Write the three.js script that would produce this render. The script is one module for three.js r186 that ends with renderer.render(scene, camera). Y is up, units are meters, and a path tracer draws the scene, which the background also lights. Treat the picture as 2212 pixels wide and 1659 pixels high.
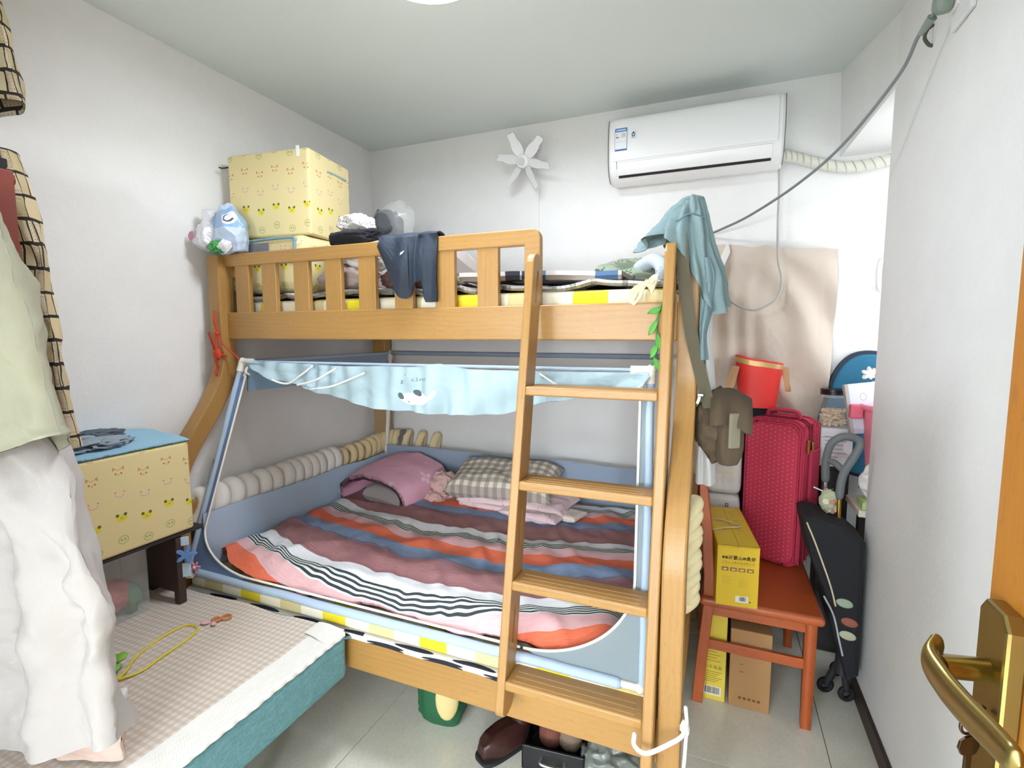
import * as THREE from 'three';
import { RoundedBoxGeometry } from 'three/addons/geometries/RoundedBoxGeometry.js';
import { mergeGeometries } from 'three/addons/utils/BufferGeometryUtils.js';
import { RectAreaLightUniformsLib } from 'three/addons/lights/RectAreaLightUniformsLib.js';

// ---------------------------------------------------------------- camera, sky, lights, exposure
// x: from the left wall to the right, y: up, z: from the back wall towards the door
const scene = new THREE.Scene();
const camera = new THREE.PerspectiveCamera(74.74, 2212 / 1659, 0.05, 60);
camera.position.set(2.166, 1.5, 2.816);
{
  const yaw = THREE.MathUtils.degToRad(22.4), pitch = THREE.MathUtils.degToRad(5.5);
  camera.lookAt(2.166 - Math.sin(yaw) * Math.cos(pitch), 1.5 - Math.sin(pitch), 2.816 - Math.cos(yaw) * Math.cos(pitch));
}
scene.background = new THREE.Color().setRGB(3.6, 3.8, 4.0);      // bright overcast daylight outside the unseen bay window
const renderer = new THREE.WebGLRenderer({ antialias: true });
renderer.toneMapping = THREE.LinearToneMapping;
renderer.toneMappingExposure = 1.25;
renderer.shadowMap.enabled = true;
RectAreaLightUniformsLib.init();
const LAMP = { x: 1.29, z: 1.39, y: 2.7, r: 0.2, power: 50 };      // round ceiling lamp
const UNSEEN_HALL = { x: 2.0, z: 4.6, y: 2.68, power: 18 };               // unseen square lamp behind the camera, placed to light the room from the front
const UNSEEN_GLOBE = { xs: [0.5, 3.2], y: 1.55, z: 6.8, r: 0.24, power: [15.5, 16.5] };          // unseen pair of globes behind the camera, placed to brighten the bunk interior and right side

// ---------------------------------------------------------------- helpers
let seed = 20240611;
const rnd = () => { seed = (seed * 1664525 + 1013904223) >>> 0; return seed / 4294967296; };
const rr = (a, b) => a + (b - a) * rnd();
const lerp = (a, b, t) => a + (b - a) * t;
const clamp = (v, a, b) => Math.min(b, Math.max(a, v));
const smooth = (a, b, v) => { const t = clamp((v - a) / (b - a), 0, 1); return t * t * (3 - 2 * t); };
const PI = Math.PI;
const V = (x, y, z) => new THREE.Vector3(x, y, z);
function hash(x, y, z) { let h = (x * 374761393 + y * 668265263 + z * 2147483647 + 1013) | 0; h = Math.imul(h ^ (h >>> 13), 1274126177); h ^= h >>> 16; return (h >>> 0) / 4294967296; }
function noise(x, y = 0, z = 0) {
  const X = Math.floor(x), Y = Math.floor(y), Z = Math.floor(z); let u = x - X, v = y - Y, w = z - Z;
  u = u * u * (3 - 2 * u); v = v * v * (3 - 2 * v); w = w * w * (3 - 2 * w);
  const L = (a, b, t) => a + (b - a) * t;
  const q = (k) => L(L(hash(X, Y, Z + k), hash(X + 1, Y, Z + k), u), L(hash(X, Y + 1, Z + k), hash(X + 1, Y + 1, Z + k), u), v);
  return L(q(0), q(1), w) * 2 - 1;
}
const fbm = (x, y = 0, z = 0, o = 4) => { let s = 0, a = 0.5, f = 1; for (let i = 0; i < o; i++) { s += a * noise(x * f, y * f, z * f + i * 7.3); a *= 0.5; f *= 2.03; } return s; };
const ridge = (x, y = 0, z = 0) => 1 - Math.abs(noise(x, y, z)) * 2;

const used = {};
function numbered(n) { if (!(n in used)) { used[n] = 0; return n; } used[n]++; return n + '_' + String(used[n]).padStart(3, '0'); }
function tag(o, label, category, group, kind) { o.userData.label = label; o.userData.category = category; if (group) o.userData.group = group; if (kind) o.userData.kind = kind; return o; }
function thing(name, label, category, pos = [0, 0, 0], turn = 0, group) {
  const o = new THREE.Group(); o.name = numbered(name); o.position.set(...pos); o.rotation.y = turn; scene.add(o);
  return tag(o, label, category, group);
}
function part(name, geo, mat, parent, label) {
  const g = Array.isArray(geo) ? mergeGeometries(geo.map(norm)) : geo;
  const m = new THREE.Mesh(g, mat); m.name = name; m.castShadow = m.receiveShadow = true;
  if (label) m.userData.label = label;
  parent.add(m); return m;
}
function single(name, geo, mat, label, category, group) { const m = part(name, geo, mat, scene); m.name = numbered(name); return tag(m, label, category, group); }
function struct(name, geo, mat, label, category) { const m = part(name, geo, mat, scene); m.userData.kind = 'structure'; if (label) tag(m, label, category); return m; }
function norm(g) {            // geometries that are merged need the same attributes
  g = g.index ? g.toNonIndexed() : g;
  for (const k of Object.keys(g.attributes)) if (!['position', 'normal', 'uv'].includes(k)) g.deleteAttribute(k);
  if (!g.attributes.uv) g.setAttribute('uv', new THREE.BufferAttribute(new Float32Array(g.attributes.position.count * 2), 2));
  return g;
}
function uvm(g, grain = 'x', s = 1) {      // uv in metres from the face's direction, u along the grain
  const p = g.attributes.position, n = g.attributes.normal, uv = new Float32Array(p.count * 2), gi = 'xyz'.indexOf(grain), off = rnd() * 3;
  for (let i = 0; i < p.count; i++) {
    const P = [p.getX(i), p.getY(i), p.getZ(i)], N = [Math.abs(n.getX(i)), Math.abs(n.getY(i)), Math.abs(n.getZ(i))];
    const k = N[0] > N[1] && N[0] > N[2] ? 0 : N[1] > N[2] ? 1 : 2;
    const ax = [0, 1, 2].filter(a => a !== k); const u = ax.includes(gi) ? gi : ax[0], v = ax.find(a => a !== u);
    uv[2 * i] = (P[u] + off) * s; uv[2 * i + 1] = (P[v] + off * 0.7) * s;
  }
  g.setAttribute('uv', new THREE.BufferAttribute(uv, 2)); return g;
}
function box(x0, x1, y0, y1, z0, z1, r = 0.004, grain) {
  const w = x1 - x0, h = y1 - y0, d = z1 - z0; r = Math.min(r, w / 2.01, h / 2.01, d / 2.01);
  const g = r > 0 ? new RoundedBoxGeometry(w, h, d, 2, r) : new THREE.BoxGeometry(w, h, d);
  g.translate((x0 + x1) / 2, (y0 + y1) / 2, (z0 + z1) / 2);
  return uvm(g, grain || (w >= h && w >= d ? 'x' : h >= d ? 'y' : 'z'));
}
function tube(pts, r, seg = 0, rad = 8, closed = false, tension = 0.5) {
  const c = new THREE.CatmullRomCurve3(pts.map(p => p.isVector3 ? p : V(...p)), closed, 'catmullrom', tension);
  const n = seg || Math.max(2, pts.length * 6);
  const g = new THREE.TubeGeometry(c, n, r, rad, closed); const uv = g.attributes.uv, L = c.getLength();
  for (let i = 0; i < uv.count; i++) uv.setXY(i, uv.getX(i) * L, uv.getY(i) * 2 * PI * r);
  if (closed) return g;
  const caps = [];
  for (const t of [0, 1]) { const s = new THREE.SphereGeometry(r, rad, 6); const q = c.getPoint(t); s.translate(q.x, q.y, q.z); caps.push(s); }
  return mergeGeometries([g, ...caps].map(norm));
}
function rod(a, b, r, rad = 12, r2) {
  const A = V(...a), B = V(...b), L = A.distanceTo(B); const g = new THREE.CylinderGeometry(r2 ?? r, r, L, rad);
  g.translate(0, L / 2, 0); g.applyQuaternion(new THREE.Quaternion().setFromUnitVectors(V(0, 1, 0), B.clone().sub(A).normalize())); g.translate(...a); return g;
}
function grid(fn, nu, nv) {
  const P = []; for (let j = 0; j <= nv; j++) for (let i = 0; i <= nu; i++) P.push(V(...fn(i / nu, j / nv))); return P;
}
// a piece of cloth or film: the surface fn(u, v) given a thickness, closed along its rim; uv in su x sv
function shell(fn, nu, nv, th = 0.004, su = 1, sv = 1, uvfn) {
  const P = grid(fn, nu, nv), W = nu + 1, N = P.length, nor = [];
  for (let j = 0; j <= nv; j++) for (let i = 0; i <= nu; i++) {
    const a = P[j * W + Math.min(nu, i + 1)].clone().sub(P[j * W + Math.max(0, i - 1)]), b = P[Math.min(nv, j + 1) * W + i].clone().sub(P[Math.max(0, j - 1) * W + i]);
    const n = a.cross(b); nor.push(n.lengthSq() > 1e-16 ? n.normalize() : V(0, 1, 0));
  }
  const pos = [], uv = [], idx = [], nrm = [];
  const add = (i, s) => { const q = P[i], n = nor[i]; pos.push(q.x + n.x * s, q.y + n.y * s, q.z + n.z * s); nrm.push(Math.sign(s) * n.x, Math.sign(s) * n.y, Math.sign(s) * n.z); const u = (i % W) / nu, v = Math.floor(i / W) / nv; if (uvfn) uv.push(...uvfn(u, v)); else uv.push(u * su, v * sv); };
  for (let i = 0; i < N; i++) add(i, th / 2);
  for (let i = 0; i < N; i++) add(i, -th / 2);
  for (let j = 0; j < nv; j++) for (let i = 0; i < nu; i++) {
    const a = j * W + i, b = a + 1, c = a + W, d = c + 1; idx.push(a, b, d, a, d, c); idx.push(N + a, N + d, N + b, N + a, N + c, N + d);
  }
  const rim = []; for (let i = 0; i < nu; i++) rim.push(i); for (let j = 0; j < nv; j++) rim.push(j * W + nu); for (let i = nu; i > 0; i--) rim.push(nv * W + i); for (let j = nv; j > 0; j--) rim.push(j * W);
  for (let k = 0; k < rim.length; k++) { const a = rim[k], b = rim[(k + 1) % rim.length]; idx.push(a, N + a, N + b, a, N + b, b); }
  const g = new THREE.BufferGeometry(); g.setAttribute('position', new THREE.Float32BufferAttribute(pos, 3)); g.setAttribute('normal', new THREE.Float32BufferAttribute(nrm, 3)); g.setAttribute('uv', new THREE.Float32BufferAttribute(uv, 2)); g.setIndex(idx);
  return g;
}
// a lumpy closed body (bags, heaps of cloth): superellipsoid with creases
function blob(c, r, { amp = 0.12, freq = 2.2, e = 1, s = 1, nu = 56, nv = 36, crease = 0.5, flat = -1, uvs = 1 } = {}) {
  const g = new THREE.SphereGeometry(1, nu, nv), p = g.attributes.position, uv = g.attributes.uv;
  const q = (a) => Math.sign(a) * Math.pow(Math.abs(a), e);
  for (let i = 0; i < p.count; i++) {
    let x = p.getX(i), y = p.getY(i), z = p.getZ(i);
    const k = 1 + amp * ((1 - crease) * fbm(x * freq + s * 9.1, y * freq, z * freq + s * 3.7) * 1.6 + crease * (ridge(x * freq + s * 5.3, y * freq * 0.8, z * freq - s * 2.9) - 0.4));
    x = q(x) * k * r[0]; y = q(y) * k * r[1]; z = q(z) * k * r[2];
    if (flat > -1 && y < -flat * r[1]) y = -flat * r[1] + (y + flat * r[1]) * 0.08;
    p.setXYZ(i, x + c[0], y + c[1], z + c[2]); uv.setXY(i, uv.getX(i) * 2 * PI * Math.max(r[0], r[2]) * uvs, uv.getY(i) * PI * r[1] * uvs);
  }
  g.computeVertexNormals(); return g;
}
// a crumpled body of flat facets and sharp creases (thin plastic bags, wadded cloth): cut by random planes
function crag(c, r, { n = 26, s = 1, jit = 0.35, amp = 0.06, nu = 72, nv = 48, flat = 2, uvs = 1 } = {}) {
  const pl = []; for (let i = 0; i < n; i++) { const y = 1 - 2 * (i + 0.5) / n, q = Math.sqrt(1 - y * y), a = i * 2.399 + s; const d = V(q * Math.cos(a) + 0.5 * (hash(i, s, 1) - 0.5), y + 0.5 * (hash(i, s, 2) - 0.5), q * Math.sin(a) + 0.5 * (hash(i, s, 3) - 0.5)).normalize(); pl.push([d, 1 - jit * hash(i, s, 7)]); }
  const g = new THREE.SphereGeometry(1, nu, nv), p = g.attributes.position, uv = g.attributes.uv, v = V(0, 0, 0);
  for (let i = 0; i < p.count; i++) {
    v.set(p.getX(i), p.getY(i), p.getZ(i)); let m = 1.25; for (const [d, h] of pl) { const k = d.dot(v); if (k > 0.05) m = Math.min(m, h / k); }
    m *= 1 + amp * fbm(v.x * 5 + s, v.y * 5, v.z * 5) + amp * 0.8 * ridge(v.x * 3 + s * 3, v.y * 3, v.z * 3);
    let y = v.y * m * r[1]; if (y < -flat * r[1]) y = -flat * r[1]; p.setXYZ(i, c[0] + v.x * m * r[0], c[1] + y, c[2] + v.z * m * r[2]); uv.setXY(i, uv.getX(i) * 2 * PI * Math.max(r[0], r[2]) * uvs, uv.getY(i) * PI * r[1] * uvs);
  }
  g.computeVertexNormals(); return g;
}
function uvUp(g, s = 1) { const p = g.attributes.position, n = g.attributes.normal, uv = new Float32Array(p.count * 2); for (let i = 0; i < p.count; i++) { const a = Math.abs(n.getX(i)), b = Math.abs(n.getY(i)), c = Math.abs(n.getZ(i)); const U = a > b && a > c ? -p.getZ(i) + 0.37 : p.getX(i), W = b > a && b > c ? -p.getZ(i) : p.getY(i); uv[2 * i] = U * s; uv[2 * i + 1] = W * s; } g.setAttribute('uv', new THREE.BufferAttribute(uv, 2)); return g; }
// pillow: two bulged sheets sewn at the rim, lying in the xz plane about its middle
function pillow(w, d, h, { n = 36, amp = 0.01, s = 1, k = 4, fr = 7 } = {}) {
  const f = (u, v, sg) => { const a = u * 2 - 1, b = v * 2 - 1, t = Math.pow(Math.max(0, 1 - Math.abs(a) ** k), 0.55) * Math.pow(Math.max(0, 1 - Math.abs(b) ** k), 0.55);
    const pin = 1 - 0.05 * (1 - a * a) * b * b; const pin2 = 1 - 0.05 * (1 - b * b) * a * a;
    return [a * w / 2 * pin2, sg * t * h / 2 + t * amp * fbm(a * fr * w + s * 3, b * fr * d, sg + s), b * d / 2 * pin]; };
  const mk = (sg) => { const P = grid((u, v) => f(u, v, sg), n, n), W = n + 1, idx = [], pos = [], uv = [];
    P.forEach((q, i) => { pos.push(q.x, q.y, q.z); uv.push((i % W) / n * w, Math.floor(i / W) / n * d); });
    for (let j = 0; j < n; j++) for (let i = 0; i < n; i++) { const a = j * W + i, b = a + 1, c = a + W, e = c + 1; if (sg > 0) idx.push(a, c, e, a, e, b); else idx.push(a, e, c, a, b, e); }
    const g = new THREE.BufferGeometry(); g.setAttribute('position', new THREE.Float32BufferAttribute(pos, 3)); g.setAttribute('uv', new THREE.Float32BufferAttribute(uv, 2)); g.setIndex(idx); g.computeVertexNormals(); return g; };
  return mergeGeometries([mk(1), mk(-1)].map(norm));
}
function extrude(pts, depth, bevel = 0.003, holes = []) {
  const s = new THREE.Shape(pts.map(p => new THREE.Vector2(...p))); for (const h of holes) s.holes.push(new THREE.Path(h.map(p => new THREE.Vector2(...p))));
  return new THREE.ExtrudeGeometry(s, { depth: depth - 2 * bevel, bevelEnabled: bevel > 0, bevelThickness: bevel, bevelSize: bevel, bevelOffset: -bevel, bevelSegments: 2, curveSegments: 8 }).translate(0, 0, bevel);
}
// an outline in the (z, y) plane swept along x from x0 to x1
function sideProfile(pts, x0, x1, bevel = 0.003, holes = []) {
  const f = a => a.map(([z, y]) => [-z, y]);
  const g = extrude(f(pts), x1 - x0, bevel, holes.map(f)); g.rotateY(PI / 2); g.translate(x0, 0, 0); return g;
}
const place = (g, x, y, z, ry = 0, rx = 0, rz = 0) => { if (rz) g.rotateZ(rz); if (rx) g.rotateX(rx); if (ry) g.rotateY(ry); return g.translate(x, y, z); };

// ---------------------------------------------------------------- textures and materials
function canvasTex(w, h, draw, rx = 1, ry = 1) {
  const cv = document.createElement('canvas'); cv.width = w; cv.height = h; const g = cv.getContext('2d'); draw(g, w, h);
  const t = new THREE.CanvasTexture(cv); t.colorSpace = THREE.SRGBColorSpace; t.wrapS = t.wrapT = THREE.RepeatWrapping; t.repeat.set(rx, ry); t.magFilter = THREE.LinearFilter; return t;
}
function dataTex(w, h, fn, srgb = true) {
  const d = new Uint8Array(w * h * 4); for (let y = 0; y < h; y++) for (let x = 0; x < w; x++) { const c = fn(x / w, y / h); const i = (y * w + x) * 4; d[i] = c[0]; d[i + 1] = c[1]; d[i + 2] = c[2]; d[i + 3] = 255; }
  const t = new THREE.DataTexture(d, w, h, THREE.RGBAFormat); t.wrapS = t.wrapT = THREE.RepeatWrapping; t.magFilter = THREE.LinearFilter; t.minFilter = THREE.LinearMipmapLinearFilter; t.generateMipmaps = true; if (srgb) t.colorSpace = THREE.SRGBColorSpace; t.needsUpdate = true; return t;
}
const rgb = (hex) => [(hex >> 16) & 255, (hex >> 8) & 255, hex & 255];
const mixc = (a, b, t) => [0, 1, 2].map(i => clamp(Math.round(a[i] + (b[i] - a[i]) * t), 0, 255));
const std = (color, roughness = 0.8, o = {}) => new THREE.MeshStandardMaterial({ color, roughness, ...o });
// periodic noise so that textures repeat without seams
const pn = (u, v, fu, fv, s = 0) => { const a = u * fu, b = v * fv; const w = (x, f) => ((x % f) + f) % f; const X = Math.floor(a), Y = Math.floor(b); let p = a - X, q = b - Y; p = p * p * (3 - 2 * p); q = q * q * (3 - 2 * q);
  const H = (i, j) => hash(w(i, fu), w(j, fv), s); return lerp(lerp(H(X, Y), H(X + 1, Y), p), lerp(H(X, Y + 1), H(X + 1, Y + 1), p), q) * 2 - 1; };
function woodTex(base, dark, light, rings = 26) {
  return dataTex(512, 512, (u, v) => {
    const w = pn(u, v, 3, 6, 1) * 0.6 + pn(u, v, 6, 12, 2) * 0.3;
    const g = 0.5 + 0.5 * Math.sin((v * rings + w * 1.1) * 2 * PI); const fine = pn(u, v, 12, 256, 3), fleck = pn(u, v, 40, 200, 4);
    let c = mixc(base, dark, clamp(0.28 * g * (0.5 + 0.5 * pn(u, v, 2, 8, 9)) + 0.1 * fine, 0, 1)); c = mixc(c, light, clamp(0.28 * pn(u, v, 2, 5, 7), 0, 1)); if (fleck > 0.62) c = mixc(c, dark, 0.22); return c;
  });
}
const beech = woodTex([172, 130, 70], [138, 97, 46], [188, 148, 88]);
beech.repeat.set(1.1, 2.2);
const cherry = woodTex([188, 92, 42], [140, 58, 24], [208, 112, 54], 18); cherry.repeat.set(1.3, 2.5);
const plasterB = dataTex(512, 512, (u, v) => { const n = 128 + 60 * pn(u, v, 90, 90, 1) + 40 * pn(u, v, 200, 200, 2); return [n, n, n]; }, false);
const plasterC = dataTex(512, 512, (u, v) => { const n = 1.2 * pn(u, v, 6, 6, 3) + 1.2 * pn(u, v, 17, 17, 4) + 1.0 * pn(u, v, 120, 120, 5); return [240 + n, 240 + n, 238 + n]; });
const weaveB = dataTex(256, 256, (u, v) => { const a = Math.sin(u * 2 * PI * 64) * Math.sin(v * 2 * PI * 64); const n = 128 + 70 * a + 40 * pn(u, v, 64, 64, 2); return [n, n, n]; }, false);
const M = {};
M.plaster = std(0xffffff, 0.92, { map: plasterC, bumpMap: plasterB, bumpScale: 0.0006 });
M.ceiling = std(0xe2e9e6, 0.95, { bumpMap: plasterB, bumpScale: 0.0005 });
M.beech = new THREE.MeshPhysicalMaterial({ map: beech, roughness: 0.42, clearcoat: 0.25, clearcoatRoughness: 0.35 });
M.cherry = new THREE.MeshPhysicalMaterial({ map: cherry, roughness: 0.4, clearcoat: 0.35, clearcoatRoughness: 0.3 });
M.whitePlastic = std(0xf1f2f2, 0.35);
M.offWhite = std(0xe6e2d6, 0.5);
M.darkGap = std(0x23242a, 0.7);
M.black = std(0x17181b, 0.75);
M.metal = std(0xb9bcc0, 0.3, { metalness: 1 });
M.brass = std(0xb08a3e, 0.32, { metalness: 1 });
M.rubberGrey = std(0x6c7072, 0.6);
const cloth = (hex, rough = 0.92, o = {}) => { const t = weaveB.clone(); t.repeat.set(6, 6); return std(hex, rough, { bumpMap: t, bumpScale: 0.0006, ...o }); };
const film = (hex, op, rough = 0.15) => new THREE.MeshPhysicalMaterial({ color: hex, roughness: rough, transparent: true, opacity: op, clearcoat: 0.6, clearcoatRoughness: 0.2, side: THREE.DoubleSide });
const sheer = (hex, op) => std(hex, 0.95, { transparent: true, opacity: op, side: THREE.DoubleSide });
// ---------------------------------------------------------------- the room
function hexa(v) {          // eight corners: bottom a b c d (round), top e f g h
  const f = [[0, 3, 2, 1], [4, 5, 6, 7], [0, 1, 5, 4], [1, 2, 6, 5], [2, 3, 7, 6], [3, 0, 4, 7]], pos = [];
  for (const [a, b, c, d] of f) for (const i of [a, b, c, a, c, d]) pos.push(...v[i]);
  const g = new THREE.BufferGeometry(); g.setAttribute('position', new THREE.Float32BufferAttribute(pos, 3)); g.computeVertexNormals(); return uvm(g);
}
const B0 = (...a) => box(...a.slice(0, 6), 0);
struct('wall_left', [B0(-0.12, 0, -0.12, 2.82, -0.12, 8.3)], M.plaster, 'plain white plaster wall on the left of the bunk bed', 'wall');
struct('wall_back', [B0(0, 3.62, -0.12, 2.82, -0.12, 0)], M.plaster, 'white back wall behind the bunk bed and air conditioner', 'wall');
struct('wall_right', [B0(2.745, 2.865, 0, 2.7, 0.41, 3.05),
  hexa([[2.65, 2.322, 0], [3.5, 2.322, 0], [3.5, 2.43, 0.42], [2.745, 2.43, 0.42], [2.635, 2.7, 0], [3.5, 2.7, 0], [3.5, 2.7, 0.42], [2.745, 2.7, 0.42]]),
  B0(2.865, 3.5, 2.43, 2.7, 0.42, 1.5)], M.plaster, 'white partition on the right with a beam over the bay', 'wall');
struct('unseen_wall_bay', [B0(3.5, 3.62, 0, 0.95, 0, 1.5), B0(3.5, 3.62, 2.2, 2.7, 0, 1.5), B0(3.5, 3.62, 0.95, 2.2, 0, 0.08), B0(3.5, 3.62, 0.95, 2.2, 1.4, 1.5), B0(2.865, 3.62, 0, 2.7, 1.5, 1.62)], M.plaster, 'unseen white walls of the bay behind the partition, deepened for a larger window', 'wall');  // out of view; bay deepened so a larger window brings in daylight
struct('unseen_wall_front', [B0(0, 0.85, 0, 2.7, 3.05, 3.17), B0(2.52, 3.62, 0, 2.7, 3.05, 3.17), B0(0.85, 2.52, 2.0, 2.7, 3.05, 3.17)], M.plaster, 'unseen white wall behind the camera, its wide opening sized to steer the hall light', 'wall');  // out of view; jamb and head set to shape where hall light falls
struct('unseen_wall_hall', [B0(0, 3.62, 0, 2.7, 8.18, 8.3), B0(3.5, 3.62, 0, 2.7, 3.17, 8.18)], M.plaster, 'unseen white walls of the hall, set far back for the pendant lamps', 'wall');  // hall out of view, made deep so the globes light evenly
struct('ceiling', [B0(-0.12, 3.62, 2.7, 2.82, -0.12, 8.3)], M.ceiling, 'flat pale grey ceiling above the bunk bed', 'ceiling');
{
  const grout = std(0x8c8a80, 0.9);
  const floor = struct('floor', [B0(-0.12, 3.62, -0.12, -0.005, -0.12, 8.3)], grout, 'glossy cream floor tiles with thin joints', 'floor');
  const tileTex = dataTex(512, 512, (u, v) => { const n = pn(u, v, 5, 5, 1) * 3 + pn(u, v, 22, 22, 2) * 3 + pn(u, v, 180, 180, 3) * 5; return [232 + n, 230 + n, 216 + n]; });
  const mats = [0, 1, 2].map(k => { const t = tileTex.clone(); t.offset.set(k * 0.31, k * 0.17); return new THREE.MeshPhysicalMaterial({ map: t, roughness: 0.3, clearcoat: 0.3, clearcoatRoughness: 0.15 }); });
  const T = 0.8, g = new RoundedBoxGeometry(T - 0.003, 0.006, T - 0.003, 1, 0.0012); uvm(g);
  for (let i = -1; i < 4; i++) for (let k = -1; k < 10; k++) {
    const x = 0.98 + (i - 0.5) * T + 0.0, z = 1.03 + (k - 0.5) * T;
    const x0 = Math.max(x - T / 2, 0), x1 = Math.min(x + T / 2, 3.5), z0 = Math.max(z - T / 2, 0), z1 = Math.min(z + T / 2, 8.18);
    if (x1 - x0 < 0.01 || z1 - z0 < 0.01) continue;
    const full = x1 - x0 > T - 0.001 && z1 - z0 > T - 0.001;
    const m = part('tile', full ? g : uvm(new RoundedBoxGeometry(x1 - x0 - 0.003, 0.006, z1 - z0 - 0.003, 1, 0.0012)), mats[(i * 7 + k * 3 + 30) % 3], floor);
    m.position.set((x0 + x1) / 2, -0.003, (z0 + z1) / 2);
  }
}
struct('baseboard_right', [box(2.732, 2.745, 0, 0.075, 0.405, 3.05, 0.002)], std(0x3a2c26, 0.5), 'dark brown baseboard along the right partition', 'baseboard');
struct('baseboard_left', [box(0, 0.012, 0, 0.075, 0, 3.05, 0.002)], std(0x3a2c26, 0.5), 'dark brown baseboard along the left wall', 'baseboard');
{  // bay window out of view, its size chosen for the daylight it gives
  const w = struct('window_1', [box(3.5, 3.56, 0.95, 1.0, 0.08, 1.4), box(3.5, 3.56, 2.15, 2.2, 0.08, 1.4), box(3.5, 3.56, 1, 2.15, 0.08, 0.13), box(3.5, 3.56, 1, 2.15, 1.35, 1.4), box(3.5, 3.56, 1, 2.15, 0.72, 0.77)], M.whitePlastic, 'unseen white framed window of the bay, sized to light the alcove', 'window');
  for (const [a, b] of [[0.13, 0.72], [0.77, 1.35]]) part('pane', B0(3.528, 3.532, 1, 2.15, a, b), new THREE.MeshPhysicalMaterial({ color: 0xffffff, roughness: 0.02, transmission: 1, thickness: 0 }), w);
}
// ---------------------------------------------------------------- lamps
{
  const t = thing('ceiling_lamp', 'round glowing white ceiling lamp above the bunk bed', 'lamp', [LAMP.x, LAMP.y, LAMP.z]);
  part('base', new THREE.CylinderGeometry(LAMP.r * 0.97, LAMP.r * 0.97, 0.025, 64).translate(0, -0.0125, 0), M.whitePlastic, t);
  const pr = [[0, -0.1], [0.08, -0.098], [0.14, -0.091], [0.175, -0.078], [0.195, -0.058], [0.2, -0.035], [0.198, -0.022]].map(p => new THREE.Vector2(...p));
  part('shade', new THREE.LatheGeometry(pr, 64), new THREE.MeshStandardMaterial({ color: 0xffffff, emissive: 0xffffff, emissiveIntensity: 2.2, roughness: 0.4 }), t, 'glowing white dome');
  const l = new THREE.RectAreaLight(0xeef4ff, LAMP.power, 0.34, 0.34); l.position.set(LAMP.x, LAMP.y - 0.106, LAMP.z); l.lookAt(LAMP.x, 0, LAMP.z); l.name = 'ceiling_lamp_light'; scene.add(l);
}
{  // unseen hall ceiling lamp, placed to light the room from behind the camera
  const t = thing('unseen_hall_lamp', 'unseen square ceiling lamp behind the camera, placed to light the room from the front', 'lamp', [UNSEEN_HALL.x, 2.7, UNSEEN_HALL.z]);
  part('base', box(-0.32, 0.32, -0.02, 0, -0.32, 0.32), M.whitePlastic, t);
  part('diffuser', box(-0.3, 0.3, -0.06, -0.02, -0.3, 0.3, 0.01), new THREE.MeshStandardMaterial({ color: 0xffffff, emissive: 0xffffff, emissiveIntensity: 2, roughness: 0.4 }), t);
  const l = new THREE.RectAreaLight(0xeef4ff, UNSEEN_HALL.power, 0.58, 0.58); l.position.set(UNSEEN_HALL.x, 2.7 - 0.066, UNSEEN_HALL.z); l.lookAt(UNSEEN_HALL.x, 0, UNSEEN_HALL.z); l.name = 'unseen_hall_lamp_light'; scene.add(l);
}
for (const gx of UNSEEN_GLOBE.xs) {  // unseen globes, placed to lift the bunk interior and the right side
  const t = thing('unseen_pendant_lamp', gx < 1.5 ? 'unseen white globe pendant behind the camera, placed to light the right side and partition' : 'unseen white globe pendant behind the camera, placed to light the bunk interior', 'lamp', [gx, 2.7, UNSEEN_GLOBE.z]);
  part('rose', new THREE.CylinderGeometry(0.05, 0.05, 0.02, 24).translate(0, -0.01, 0), M.whitePlastic, t); part('cord', rod([0, -0.02, 0], [0, UNSEEN_GLOBE.y + UNSEEN_GLOBE.r - 2.7, 0], 0.004), M.whitePlastic, t);
  part('globe', new THREE.SphereGeometry(UNSEEN_GLOBE.r, 40, 24).translate(0, UNSEEN_GLOBE.y - 2.7, 0), new THREE.MeshStandardMaterial({ color: 0xffffff, emissive: 0xffffff, emissiveIntensity: 3, roughness: 0.4 }), t);
  const l = new THREE.PointLight(0xeef4ff, UNSEEN_GLOBE.power[gx < 1.5 ? 0 : 1], 0, 2); l.position.set(gx, UNSEEN_GLOBE.y, UNSEEN_GLOBE.z); l.castShadow = true; l.shadow.radius = 11; l.name = 'unseen_pendant_lamp_light'; scene.add(l);
}
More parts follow.
